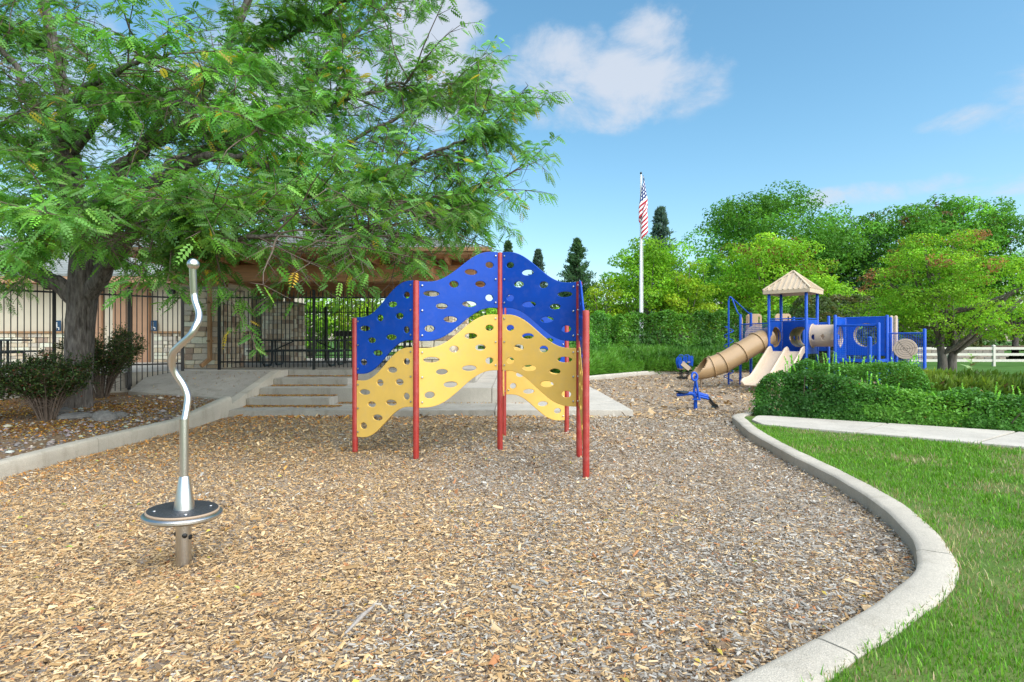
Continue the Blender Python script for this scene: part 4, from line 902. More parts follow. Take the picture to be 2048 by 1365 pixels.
def mixc_(f, a, b_):
    m = nn(ft_, 'ShaderNodeMix', data_type='RGBA'); ft_.links.new(f, m.inputs['Factor'])
    for i, x in ((6, a), (7, b_)):
        if isinstance(x, tuple): m.inputs[i].default_value = (*x, 1)
        else: ft_.links.new(x, m.inputs[i])
    return m.outputs[2]
ft_.links.new(mixc_(canton, mixc_(stripe, (.8, .8, .8), (.42, .012, .03)), mixc_(star, (.012, .035, .16), (.8, .8, .8))), fb.inputs['Base Color'])
na, nb = 44, 27; FLn, FHn = 2.75, 1.75; vs, uvs = [], []
for j in range(nb):
    for i in range(na):
        a, h = i/(na-1), j/(nb-1); fold = math.sin(a*2*math.pi*1.6+.4)*(.10+.26*min(1, h*1.4+.3*a)*(1-.35*a)); z = ft-.12-h*FHn*(1-.25*a)-.86*FLn*a*(.82+.18*h)
        vs.append((fx+.05+fold*.8+.10*a, FY-.14+.16*math.cos(a*2*math.pi*1.6+.4)*(.3+.7*a), z)); uvs.append((a, h))
fs = [(j*na+i, j*na+i+1, (j+1)*na+i+1, (j+1)*na+i) for j in range(nb-1) for i in range(na-1)]
fo = MB().add(vs, fs).build('flag', fm, smooth=180); tag(fo, 'limp American stars and stripes flag hanging at the top of the white pole', 'flag')
ul = fo.data.uv_layers.new(name='UVMap')
for lp in fo.data.loops: ul.data[lp.index].uv = uvs[lp.vertex_index]

# ------------------------------------------------------------------ the big honey locust
TB = Vector((-8.17, 10.7, .2))
loc = thing('honey_locust_tree', TB, 'large honey locust with fissured dark trunk and feathery green leaves by the fence', 'tree')
def bark_tube(path, rads, n, amp, seed):
    pts = [Vector(p) for p in path]; k = len(pts); V = []; t0 = (pts[1]-pts[0]).normalized(); u = Vector((1, 0, 0)); u = (u-t0*u.dot(t0)).normalized()
    for i, p in enumerate(pts):
        tt = (pts[min(i+1, k-1)]-pts[max(i-1, 0)]).normalized(); u = (u-tt*u.dot(tt)).normalized(); w = tt.cross(u)
        for j in range(n):
            a = 2*math.pi*j/n; V.append((p+(u*math.cos(a)+w*math.sin(a))*rads[i]))
    A = np.array([v[:] for v in V]).reshape(k, n, 3); C = np.array([p[:] for p in pts])[:, None, :]; d = norm(A-C)
    ang = np.linspace(0, 2*np.pi, n, endpoint=False)[None, :]; s = np.arange(k)[:, None]*.1
    n1 = fbm(np.cos(ang)*4.5+0*s, np.sin(ang)*4.5+0*s, s*.6+0*ang, seed=seed, oct=4); rid = 1-np.abs(2*n1-1)*2.2
    n2 = fbm(np.cos(ang)*1.0+0*s, np.sin(ang)*1.0+0*s, s*.3+0*ang, seed=seed+7)
    A = A+d*((rid*amp+(n2-.5)*amp*4)[..., None])*(np.array(rads)[:, None, None]/rads[0])
    mb = MB(); mb.v = [tuple(v) for v in A.reshape(-1, 3)]; mb.f = [(i*n+j, i*n+(j+1) % n, (i+1)*n+(j+1) % n, (i+1)*n+j) for i in range(k-1) for j in range(n)]; mb.m = [0]*len(mb.f)
    return mb
tp = smooth_path([TB+Vector((0, 0, -.15)), P(156, 790, 10.7), P(160, 690, 10.7), P(163, 610, 10.7), P(167, 540, 10.7), P(172, 480, 10.72)], 20)
rr = [(.40 if i < 2 else .34) for i in range(len(tp))]
for i in range(len(tp)):
    f = i/(len(tp)-1); rr[i] = .215+.10*math.exp(-f*14)-.02*f+.06*max(0, f-.55)
bark_tube(tp, rr, 110, .034, 21).build('trunk', M['bark'], loc, smooth=60)
def LP(*a): return [P(x, y, Y) for x, y, Y in a]
limbs = [  # (path as pixel+distance, start radius, end radius)
 (LP((165, 610, 10.7), (110, 570, 10.6), (50, 540, 10.4), (-40, 505, 10.2), (-160, 470, 9.8), (-300, 440, 9.5)), .17, .05),
 (LP((175, 590, 10.7), (215, 530, 10.6), (260, 480, 10.4), (340, 435, 10.1), (450, 400, 9.7), (590, 390, 9.4), (730, 405, 9.1), (850, 430, 8.9)), .17, .025),
 (LP((168, 520, 10.7), (152, 420, 10.8), (140, 320, 10.9), (130, 200, 11), (100, 60, 11.1), (70, -120, 11.2)), .20, .07),
 (LP((175, 500, 10.7), (215, 400, 10.9), (250, 330, 11.1), (330, 270, 11.2), (400, 200, 11.3), (470, 60, 11.4), (540, -60, 11.5)), .16, .06),
 (LP((185, 510, 10.7), (290, 390, 11.1), (400, 312, 11.5), (510, 262, 11.8), (600, 190, 12.0), (680, 100, 12.2), (780, 10, 12.4), (880, -70, 12.5)), .16, .03),
 (LP((290, 400, 11.1), (390, 325, 10.8), (480, 318, 10.6), (580, 350, 10.4), (690, 375, 10.3), (780, 345, 10.2), (880, 300, 10.1), (975, 262, 10.1)), .10, .018),
 (LP((172, 500, 10.7), (180, 430, 10.0), (200, 400, 9.2), (250, 415, 8.3), (330, 450, 7.6), (440, 470, 7.2), (560, 480, 7.0)), .12, .02),
 (LP((160, 450, 10.7), (90, 330, 10.0), (40, 280, 9.2), (-30, 260, 8.5), (-120, 250, 8.0)), .12, .03),
 (LP((158, 420, 10.75), (120, 300, 10.3), (160, 200, 9.5), (240, 140, 8.8), (330, 110, 8.3)), .10, .02),
 (LP((150, 350, 10.8), (80, 230, 10.5), (20, 120, 10.2), (-60, 20, 10)), .10, .03),
 (LP((165, 480, 10.7), (140, 430, 9.8), (110, 430, 8.8), (130, 450, 8.0), (220, 470, 7.3)), .08, .015),
 (LP((400, 312, 11.5), (520, 330, 12.2), (660, 300, 12.6), (800, 230, 12.8), (880, 190, 12.9), (940, 195, 12.9)), .07, .015),
 (LP((480, 318, 10.6), (600, 240, 10.2), (720, 190, 9.9), (820, 160, 9.7)), .06, .015),
 (LP((690, 375, 10.3), (790, 400, 10.1), (880, 392, 10.0), (970, 380, 9.95)), .045, .012),
 (LP((250, 330, 11.1), (380, 180, 10.6), (520, 100, 10.2), (640, 30, 10.0), (740, -40, 9.8)), .08, .02),
 (LP((450, 400, 9.7), (560, 430, 9.0), (690, 452, 8.6), (790, 462, 8.4)), .05, .012),
 (LP((140, 320, 10.9), (210, 220, 10.2), (300, 200, 9.3), (420, 220, 8.6), (520, 260, 8.2)), .08, .015),
 (LP((165, 480, 10.7), (250, 400, 11.8), (330, 330, 13), (450, 280, 14)), .1, .03),
 (LP((560, 440, 9.0), (620, 440, 8.4), (660, 470, 8.0), (740, 480, 7.8)), .03, .01),
]
segs = []  # (point, dir, weight) start spots of secondary branches
for q, (pth, r0, r1) in enumerate(limbs):
    p = smooth_path(pth, 7); k = len(p); rad = list(np.linspace(1, 0, k)); rad = [r1+(r0-r1)*(x**1.15) for x in rad]
    jit = [Vector((fbm(np.array(i*.6), np.array(q*3.3), seed=4).item()-.5, fbm(np.array(i*.6), np.array(q*5.1), seed=5).item()-.5, fbm(np.array(i*.6), np.array(q*7.7), seed=6).item()-.5))*.18*min(1, i/6) for i in range(k)]
    p = [a+j for a, j in zip(p, jit)]; limbs[q] = p
    bark_tube(p, rad, 20 if r0 > .09 else 10, .012*r0/.17, 30+q).build('limb', M['bark'], loc, smooth=60)
    for i in range(int(k*.28), k):
        d = (p[min(i+1, k-1)]-p[i-1]).normalized()
        segs.append((p[i], d, i/k, i == k-1))
tw = MB(); LPt, LDir = [], []      # twig tubes; leaf attachment points and directions
def twig_leaves(pts, every=.043):
    for i in range(len(pts)-1):
        a, b_ = pts[i], pts[i+1]; d = b_-a; L = d.length; n = max(1, int(L/every)); dn = d/L
        for j in range(n):
            s = a+d*(j/n); side = dn.cross(Vector((0, 0, 1))); side = side.normalized() if side.length > .1 else Vector((1, 0, 0))
            side = side*(1 if (i+j) % 2 else -1)
            ld = side*.75+dn*.55+Vector((random.gauss(0, .25), random.gauss(0, .25), random.gauss(-.22, .32))); LPt.append(s[:]); LDir.append(ld[:])
rnd = random.Random(5)
for (s, d, f, last) in segs:
    for rep in range(2 if (f > .4 and rnd.random() < .85) else 1):
        side = Vector((rnd.gauss(0, 1), rnd.gauss(0, 1), rnd.gauss(.15, .45))); side = (side-d*side.dot(d)*.7).normalized()
        L = rnd.uniform(.7, 1.55)*(.75+.4*f); dr = (side*.85+d*.7).normalized(); pts = [s]
        for k in range(6):
            dr = (dr+Vector((rnd.gauss(0, .12), rnd.gauss(0, .12), -.02+rnd.gauss(0, .08)))).normalized(); pts.append(pts[-1]+dr*L/6)
        tw.tube(pts, list(np.linspace(.014, .004, 7)), 5, cap=False)
        for k in range(1, 7):
            for rr_ in range(3):
                if rnd.random() < .2: continue
                sd = Vector((rnd.gauss(0, 1), rnd.gauss(0, 1), rnd.gauss(0, .3))).normalized(); sd = (sd+dr*.6+Vector((0, 0, -.05))).normalized(); tl = rnd.uniform(.22, .5); tp_ = [pts[k]]
                for m_ in range(3): sd = (sd+Vector((0, 0, -.05))).normalized(); tp_.append(tp_[-1]+sd*tl/3)
                (rnd.random() < .6) and tw.tube([tp_[0], tp_[-1]], [.006, .002], 3, cap=False); twig_leaves(tp_)
tw.build('twigs', M['twig'], loc)['kind'] = 'stuff'
LPt = np.array(LPt); LDir = norm(np.array(LDir)); n = len(LPt)
# thin out leaves where the photograph shows open sky windows; drop low hanging ones over the step area
keep = RNG.uniform(size=n) < np.clip((fbm(LPt[:, 0]*.8, LPt[:, 1]*.8, LPt[:, 2]*1.1, seed=13)-.37)*5, .12, 1); LPt, LDir = LPt[keep], LDir[keep]; n = len(LPt); bare_ = (LPt[:, 0] > -3.5+RNG.normal(0, .3, n)) & (LPt[:, 2] < 3.3+RNG.normal(0, .12, n)) & (RNG.uniform(size=n) < .8); LPt, LDir = LPt[~bare_], LDir[~bare_]; n = len(LPt); pick = RNG.permutation(n)[:47000]; LPt, LDir = LPt[pick], LDir[pick]; n = len(LPt)
NP = 6; Ll = RNG.uniform(.13, .22, n)
side = norm(np.cross(LDir, np.array((0, -.45, .75))+RNG.normal(0, .5, (n, 3)))); upv = np.cross(side, LDir)
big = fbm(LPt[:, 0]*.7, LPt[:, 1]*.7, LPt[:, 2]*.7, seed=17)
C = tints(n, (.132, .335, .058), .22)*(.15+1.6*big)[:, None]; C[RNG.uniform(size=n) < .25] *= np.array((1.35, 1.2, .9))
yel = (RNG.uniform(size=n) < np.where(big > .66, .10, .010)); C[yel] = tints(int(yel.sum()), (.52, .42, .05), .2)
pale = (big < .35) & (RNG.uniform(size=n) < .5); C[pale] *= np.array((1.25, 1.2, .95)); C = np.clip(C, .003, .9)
def fronds(sel, corners):
    Pf, Df, Sf, Uf, Lf = LPt[sel], LDir[sel], side[sel], upv[sel], Ll[sel]; out = []
    for k in range(NP):
        f = (k+.8)/(NP+.3); lw = Lf*.29*np.sin(np.pi*(.18+.72*f)); c = Pf+Df*(Lf*f)[:, None]-np.array((0, 0, 1.0))*(Lf*.35*f*f)[:, None]
        for sg in (-1, 1):
            o = Sf*sg*.92+Df*.32-Uf*.12-np.array((0, 0, .18)); tip = c+o*lw[:, None]; wv = Df*(lw*.40)[:, None]+Uf*(lw*.05)[:, None]; mid = c*.55+tip*.45
            out.append(np.stack([c, mid-wv, tip, mid+wv], 1) if corners == 4 else np.stack([c-wv*.45, tip, mid+wv*1.6], 1))
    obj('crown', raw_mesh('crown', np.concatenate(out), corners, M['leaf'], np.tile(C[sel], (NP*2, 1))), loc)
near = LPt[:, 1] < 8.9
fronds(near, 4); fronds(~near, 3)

# ------------------------------------------------------------------ bushes by the fence
def bush(c, rad, h, label, seed, lowfrac=.38):
    t = thing('shrub', c, label, 'shrub', 'dark shrubs below the locust'); rs = random.Random(seed); mb = MB(); tips = []
    for k in range(34):
        a = rs.uniform(0, 2*math.pi); q = rs.uniform(.1, 1)**.6; e = Vector((math.cos(a)*rad*q, math.sin(a)*rad*q, h*rs.uniform(.62, .98)*(1-.18*q*q)))
        s = Vector((math.cos(a)*.09*q, math.sin(a)*.09*q, -.05)); m_ = s.lerp(e, .5)+Vector((-e.x*.12, -e.y*.12, .04)); p = [Vector(c)+v for v in smooth_path([s, m_, e], 5)]
        mb.tube(p, list(np.linspace(.017, .004, len(p))), 5, cap=False)
        for i in range(3, len(p)):
            for r_ in range(3):
                d = Vector((rs.gauss(0, 1), rs.gauss(0, 1), rs.gauss(.5, .5))).normalized(); g = p[i]+d*rs.uniform(.1, .26); mb.tube([p[i], g], [.004, .002], 3, cap=False); tips.append((p[i][:], g[:]))
    mb.build('stems', M['twig'], t)['kind'] = 'stuff'
    T = np.array(tips); n = 26*len(T); i = RNG.integers(0, len(T), n); f = RNG.uniform(.2, 1.1, n)[:, None]; Pt = T[i, 0]*(1-f)+T[i, 1]*f+RNG.normal(0, .03, (n, 3)); lowk = (Pt[:, 2]-c[2]) > h*lowfrac*(.8+.4*RNG.uniform(size=n)); Pt = Pt[lowk]; n = len(Pt)
    L = RNG.uniform(.028, .05, n); obj('foliage', raw_mesh('foliage', leaf_quads(Pt, RNG.normal(0, .6, (n, 3))+np.array((0, 0, .7)), L, L*.6), 4, M['hedge_leaf'], tints(n, (.045, .085, .025), .3, ((( .14, .05, .03), .08), ((.10, .13, .03), .18)))), t)
bush((-7.72, 9.45, .2), .60, 1.12, 'dark vase-shaped shrub left of the locust trunk', 1)
bush((-8.6, 11.95, .3), .85, 1.58, 'dark rounded shrub right of the locust trunk, before the fence', 2)
bush((-8.55, 9.0, .2), .5, 1.0, 'dark shrub cut off by the left edge of the photo', 3)

# flat boulders at the foot of the tree
for i, (px, py, Y, sx_, sy_, sz_, lab) in enumerate(((152, 832, 9.7, .62, .34, .10, 'flat grey boulder in front of the locust trunk'), (208, 836, 9.5, .40, .30, .16, 'grey angular boulder right of the locust roots'), (120, 822, 10.0, .36, .25, .1, 'small grey boulder left of the locust roots'), (238, 826, 10.0, .26, .2, .1, 'small weathered rock at the edge of the gravel bed'))):
    bm = bmesh.new(); bmesh.ops.create_icosphere(bm, subdivisions=3, radius=.5); rs = random.Random(i)
    for v in bm.verts: f = .75+.5*float(fbm(np.array(v.co.x*2.3+i*5), np.array(v.co.y*2.3), np.array(v.co.z*2.3), seed=i)); v.co *= f
    me = bpy.data.meshes.new('boulder'); bm.to_mesh(me); bm.free(); me.materials.append(M['rock']); o = obj('boulder', me); q = P(px, py, Y); o.location = (q.x, q.y, float(bed_h(q.x, q.y))+sz_*.15); o.scale = (sx_, sy_, sz_*1.6); o.rotation_euler = (0, 0, rs.uniform(0, 1)); tag(o, lab, 'rock', 'boulders under the locust')

# ------------------------------------------------------------------ hedges
def hedge(name, O, E, L, D, hfun, label, leaf, dens, cols, alts=(), spiky=0, cat='hedge', z0=.1, face=(1, 1), group=None, inner=.16, shoots=0, mat_='hedge_leaf', bumps=.06, spread=.25):
    """clipped or loose hedge: leaves on and under a rounded surface; O origin, E unit direction along the front, depth runs to the left of E"""
    E = np.array((E[0], E[1], 0.0)); B = np.array((-E[1], E[0], 0.0)); O = np.array((O[0], O[1], z0))
    t = thing(name, (float(O[0]+E[0]*L/2), float(O[1]+E[1]*L/2), z0), label, cat, group)
    hm = np.mean([hfun(L*i/10) for i in range(11)]); nt_ = int(dens*L*D); nf = int(dens*L*hm*1.25); ne = int(dens*D*hm*.9)
    s = np.concatenate([RNG.uniform(0, L, nt_), RNG.uniform(0, L, nf), np.where(RNG.uniform(size=ne) < .5, 0, L)+RNG.normal(0, .05, ne)])
    d = np.concatenate([RNG.uniform(0, D, nt_), np.abs(RNG.normal(0, .06, nf)), RNG.uniform(0, D, ne)])
    hv = np.array([hfun(x) for x in np.clip(s, 0, L)]); bp = (fbm(s*1.6, d*1.6, seed=31)-.5)*2*bumps*3+(fbm(s*5, d*5, seed=33)-.5)*bumps*2
    td = np.clip(d/D, 0, 1); te = np.clip(np.minimum(s, L-s)/.35, 0, 1); prof = np.sqrt(np.clip(1-np.abs(2*td-1)**3.2, .12, 1))*(.62+.38*np.sqrt(te)); Ht = hv*prof+bp
    z = np.concatenate([Ht[:nt_]-np.abs(RNG.normal(0, inner*.6, nt_)), RNG.uniform(.0, 1, nf)*Ht[nt_:nt_+nf], RNG.uniform(0, 1, ne)*Ht[nt_+nf:]])
    fz = z[nt_:nt_+nf]/np.maximum(Ht[nt_:nt_+nf], .05); d[nt_:nt_+nf] += .22*np.clip(fz-.6, 0, 1)**1.5*min(1, D)+(fbm(s[nt_:nt_+nf]*2.2, z[nt_:nt_+nf]*2.2, seed=35)-.5)*bumps*3
    N = np.concatenate([np.tile((0, 0, 1.0), (nt_, 1)), np.tile(-B+np.array((0, 0, .35)), (nf, 1)), np.where((s[nt_+nf:] < L/2)[:, None], -E, E)+np.array((0, 0, .3))])
    z = np.clip(z, .02, None); Pt = O+E*s[:, None]+B*d[:, None]; Pt[:, 2] += z; n = len(Pt)
    patch = fbm(Pt[:, 0]*.9, Pt[:, 1]*.9, Pt[:, 2]*1.3, seed=37); ci = np.clip(((patch-.3)/.4*len(cols)).astype(int), 0, len(cols)-1)
    C = tints(n, (1, 1, 1), spread)*np.array(cols)[ci]
    for col, p in alts: k = RNG.uniform(size=n) < p; C[k] = tints(int(k.sum()), col, .25)
    if spiky:
        up = N*.5+RNG.normal(0, .5, (n, 3))+np.array((0, 0, .55))+E*.35; up = norm(up); sd = norm(np.cross(up, RNG.normal(size=(n, 3)))); ln = leaf*RNG.uniform(.6, 1.5, n)[:, None]; w = ln*.13
        Vq = np.stack([Pt, Pt+up*ln*.45+sd*w, Pt+up*ln+sd*0, Pt+up*ln*.45-sd*w], 1)
    else:
        Lf = leaf*RNG.uniform(.6, 1.3, n); Vq = leaf_quads(Pt, N*.7+RNG.normal(0, .5, (n, 3))+np.array((0, 0, .25)), Lf, Lf*.62)
    if shoots:
        SV, SCs = [], []
        for k in range(shoots):
            s0 = RNG.uniform(0, L); d0 = RNG.uniform(.1, .9)*D; p0 = O+E*s0+B*d0; p0[2] += hfun(s0)*.9; hh = RNG.uniform(.08, .24); dr = norm(np.array((RNG.normal(0, .2), RNG.normal(0, .2), 1))); m_ = 12
            pp = p0+dr*np.linspace(0, hh, m_)[:, None]; SV.append(leaf_quads(pp, RNG.normal(0, 1, (m_, 3))+np.array((0, 0, .6)), leaf*.9, leaf*.5)); SCs.append(tints(m_, tuple(np.array(cols[-1])*1.35), .15))
        Vq = np.concatenate([Vq]+SV); C = np.concatenate([C]+SCs)
    obj('foliage', raw_mesh('foliage', Vq, 4, M[mat_], np.clip(C, .003, .9)), t)
    # woody stems inside
    mb = MB()
    for k in range(int(L*7)):
        s0, d0 = random.uniform(.1, L-.1), random.uniform(.12, .88)*D; p = O+E*s0+B*d0; h = hfun(s0)*random.uniform(.6, .85); q = Vector(p); lean = Vector((random.gauss(0, .12), random.gauss(0, .12), h))
        mb.tube([q-Vector((0, 0, .05)), q+lean*.5+Vector((random.gauss(0, .03), 0, 0)), q+lean], [.014+.006*hm, .01, .004], 5, cap=False)
    mb.build('stems', M['twig'], t)['kind'] = 'stuff'
    return t
a, b_ = np.array((4.56, 10.66)), np.array((8.3, 8.27)); e = (b_-a)/np.linalg.norm(b_-a)
def h1(s): return .52+.40*max(0, 1-abs(s-.75)/1.8)**.7+.04*math.sin(s*2.3)
PRV = [(0.062, 0.193, 0.035), (0.085, 0.256, 0.043), (0.125, 0.338, 0.051), (0.206, 0.476, 0.068)]
hedge('privet_hedge', a, e, 7.2, 1.05, h1, 'glossy broadleaf hedge along the sidewalk', .055, 3300, PRV, (((.30, .14, .05), .004),), shoots=40, z0=.09, inner=.2)
o2 = a+e*.4+np.array((-e[1], e[0]))*.8
hedge('privet_hedge', o2, e, 2.3, 1.1, lambda s: 1.06+.05*math.sin(s*4), 'tall broadleaf end of the hedge covering the slide foot', .05, 3800, PRV[1:], shoots=30, z0=.09, inner=.2)
o3 = a+e*2.1+np.array((-e[1], e[0]))*1.0
hedge('juniper_hedge', o3, e, 7.0, 1.6, lambda s: .74+.05*math.sin(s*1.7)+.03*math.sin(s*4), 'loose yellow-green juniper behind the glossy hedge', .13, 2300, [(.10, .19, .025), (.145, .25, .032), (.20, .31, .04), (.27, .37, .05)], (((.16, .09, .05), .015),), spiky=1, z0=.09, shoots=0)
hedge('juniper_hedge', (2.75, 22.0), (.66, .75), 4.6, 2.4, lambda s: .95+.08*math.sin(s*1.9), 'dark green juniper bank behind the back curb, beside the concrete walk', .2, 1200, [(.075, .22, .022), (.11, .29, .03), (.15, .36, .045)], spiky=1, z0=.1)
hedge('juniper_hedge', (5.9, 25.5), (.95, .31), 13, 2.2, lambda s: .95+.07*math.sin(s*1.5), 'dark green juniper bank behind the spring rider and tube slide', .21, 700, [(.06, .18, .022), (.095, .25, .03), (.13, .31, .042)], spiky=1, z0=.1)
CL = [(0.062, 0.183, 0.032), (0.088, 0.248, 0.041), (0.125, 0.329, 0.049), (0.176, 0.421, 0.054)]
hedge('clipped_hedge', (2.9, 25.6), (.62, .785), 4.6, 1.2, lambda s: 2.7+.06*math.sin(s*2), 'tall clipped light green hedge left of the flagpole', .12, 1300, [tuple(np.array(c)*1.35) for c in CL], bumps=.16)
hedge('clipped_hedge', (5.2, 27.8), (.97, .24), 12.3, 1.3, lambda s: 2.85+.07*math.sin(s*1.3), 'tall clipped dark green hedge between the flagpole and the tower', .135, 950, CL, (((.12, .10, .04), .02),), bumps=.16)
hedge('clipped_hedge', (14.2, 26.6), (.98, .2), 5.0, 2.6, lambda s: 3.5-.045*(s-2.5)**2+.1*math.sin(s*2), 'rounded olive clipped shrub behind the second platform', .15, 650, [(.12, .19, .075), (.14, .21, .085), (.18, .19, .09), (.14, .235, .075)], bumps=.2, cat='shrub')
hedge('terrace_shrubs', (16, 39.9), (1, 0), 17, 1.5, lambda s: .75+.25*math.sin(s*1.3)*math.sin(s*3.1), 'low olive shrubs on top of the retaining wall', .2, 330, [(.08, .12, .035), (.12, .16, .045), (.15, .14, .05)], cat='shrubs', z0=1.0, bumps=.2)
# milkweed sprout above the juniper
q = P(1942, 738, 11.3); t = thing('milkweed', (q.x, q.y, q.z), 'pale green broad-leaved weed sprouting above the juniper', 'plant')
mp = mat('weed_green', (.34, .48, .16), .5)
MB().tube([(q.x, q.y, .4), (q.x+.01, q.y, q.z+.3)], [.012, .006], 8).build('stem', mp, t)
for k in range(9):
    z = q.z-.02+.035*k; an = R(90*k+(20 if k % 2 else 65)); d = Vector((math.cos(an), math.sin(an), .45)).normalized(); L = .24*(1-.05*k); w = Vector((-d.y, d.x, 0)).normalized()*.05; o0 = Vector((q.x, q.y, z))
    MB().add([o0, o0+d*L*.5+w, o0+d*L-Vector((0, 0, .02)), o0+d*L*.5-w, o0+d*L*.5-Vector((0, 0, .012))], [(0, 1, 4), (1, 2, 4), (2, 3, 4), (3, 0, 4)]).build('leaf', mp, t)

# ------------------------------------------------------------------ trees in the background
G1 = [(0.086, 0.246, 0.03), (0.11, 0.302, 0.039), (0.141, 0.358, 0.048)]
LM = [(0.169, 0.381, 0.026), (0.215, 0.448, 0.032), (0.267, 0.504, 0.04)]
LY = [(0.186, 0.353, 0.021), (0.24, 0.407, 0.026), (0.306, 0.448, 0.031)]
def T(px, top, Y, wpx, label, cols, zb=.1, **kw):
    x = (px-1024)/F*Y; h = P(px, top, Y).z-zb; bg_tree(kw.pop('name', 'shade_tree'), (x, Y, zb), h, wpx/F*Y, label, cols, **kw)
T(1545, 378, 52, 335, 'tall dense dark green tree above the tower roof', G1, leaf=.24, n_clump=70, seed=1, trunk_r=.3, dens=.75)
T(1690, 465, 50, 210, 'mid-height bluish green tree in the dip between the two tall tree masses', [(.04, .12, .04), (.05, .14, .05)], leaf=.23, n_clump=40, seed=2, trunk_r=.25)
T(1800, 398, 50, 240, 'tall dark green tree left of the two at the right edge', G1, leaf=.23, n_clump=50, seed=3, trunk_r=.25, dens=1.1, tip_alts=((.14, .10, .05), .68))
T(1910, 386, 51, 235, 'tallest dark green tree behind the red-tinged tree', G1, leaf=.23, n_clump=50, seed=4, trunk_r=.25, tip_alts=((.14, .10, .05), .68))
T(2030, 398, 50, 250, 'tall dark green tree at the right edge of the photo', G1, leaf=.23, n_clump=50, seed=5, trunk_r=.25)
T(1735, 440, 53, 190, 'dark green tree rising right of the bluish tree', G1, leaf=.24, n_clump=40, seed=15, trunk_r=.25)
T(2200, 420, 48, 240, 'dark green tree just beyond the right edge', G1, leaf=.23, n_clump=40, seed=6, trunk_r=.25)
T(1550, 456, 38, 240, 'light green tree directly behind the tower roof', LM, leaf=.17, n_clump=64, seed=7, crown_lo=.1, alts=(((.22, .13, .04), .04),), tip_alts=((.2, .13, .04), .68))
T(1292, 470, 40, 220, 'bright green tree behind the flagpole', LM, leaf=.18, n_clump=60, seed=8, crown_lo=.1)
T(1372, 520, 37, 140, 'yellow-green tree right of the flagpole', LY, leaf=.17, n_clump=44, seed=9, crown_lo=.08)
T(1210, 545, 38, 120, 'small yellow-green tree left of the flagpole', LY, leaf=.17, n_clump=36, seed=10, crown_lo=.08)
T(1430, 490, 44, 190, 'dark green tree filling the gap left of the tower', G1, leaf=.28, n_clump=36, seed=11, crown_lo=.08)
T(1650, 540, 36, 150, 'leafy light green tree right of the tower roof', LM, leaf=.17, n_clump=40, seed=12, crown_lo=.06)
T(1895, 460, 22, 345, 'red-tinged light green tree with two stems before the white fence', LM, leaf=.085, n_clump=84, seed=13, crown_lo=.20, rfac=(.055, .12), flat=.38, stems=2, trunk_r=.17, tip_alts=((.30, .15, .07), .64), alts=(((.30, .12, .05), .015),), dens=.55)
for k, (px, top, Y, w) in enumerate(((620, 560, 34, 150), (720, 545, 35, 150), (820, 550, 36, 140), (905, 585, 35, 110), (985, 600, 36, 100), (1038, 556, 36, 84), (1130, 610, 37, 90), (540, 560, 36, 120))):
    T(px, top, Y, w, ('lime green tree seen under the pavilion roof, %s' % ('left of the long fence post', 'above the picnic table', 'behind the leftmost blue panel')[k]) if k < 3 else ('leafy lime shrub tree behind the climber, %s' % ('left of its centre post', 'just behind its centre post', 'right of its centre post', 'behind its right posts')[k-3]) if k < 7 else 'lime green tree behind the middle stone column', LY if k % 2 else LM, leaf=.17, n_clump=32, seed=20+k, crown_lo=.03, zb=.4)
def conifer(px, top, Y, wpx, label, cols, seed, name='pine_tree', zb=0):
    x = (px-1024)/F*Y; h = P(px, top, Y).z-zb; r = wpx/F*Y/2*2.2; t = thing(name, (x, Y, zb), label, 'tree', 'conifers on the skyline'); rs = np.random.default_rng(seed); Ps, Ns = [], []; mb = MB()
    mb.tube([(x, Y, zb), (x, Y, zb+h)], [.25, .02], 7)
    for k in range(230):
        f = rs.uniform(.12, 1)**.8; z = zb+h*f; rad = r*(1-f)**.85*rs.uniform(.45, 1.15)+.08; a = rs.uniform(0, 2*np.pi); e = np.array((x+np.cos(a)*rad, Y+np.sin(a)*rad, z+rad*.12)); mb.tube([(x, Y, z-.1), tuple(e)], [.04, .01], 4, cap=False)
        m = 55; q = rs.uniform(.25, 1.05, m)[:, None]; p = np.array((x, Y, z-.1))*(1-q)+e*q+rs.normal(0, .018*h*(1.25-f), (m, 3)); Ps.append(p); Ns.append(rs.normal(0, .6, (m, 3))+np.array((np.cos(a)*.3, np.sin(a)*.3, .5)))
    Pt = np.concatenate(Ps); N = np.concatenate(Ns); n = len(Pt); up = norm(N+np.array((0, 0, .3))); sd = norm(np.cross(up, rs.normal(size=(n, 3)))); ln = h*.03*rs.uniform(.6, 1.3, n)[:, None]
    obj('crown', raw_mesh('crown', np.stack([Pt, Pt+up*ln*.5+sd*ln*.17, Pt+up*ln, Pt+up*ln*.5-sd*ln*.17], 1), 4, M['leafbg'], tints(n, cols, .25)), t); mb.build('trunk', M['bark_bg'], t)
conifer(1155, 482, 62, 78, 'dark green pine on the skyline left of the flagpole', (.07, .15, .065), 1)
conifer(1321, 420, 75, 70, 'blue-green spruce peeking out behind the flagpole trees', (.10, .175, .15), 2, 'spruce_tree')
conifer(1016, 486, 80, 34, 'small distant pine above the climber centre post', (.07, .14, .065), 3)
conifer(1076, 503, 80, 38, 'small distant spruce above the right slope of the blue panel', (.09, .15, .12), 4, 'spruce_tree')

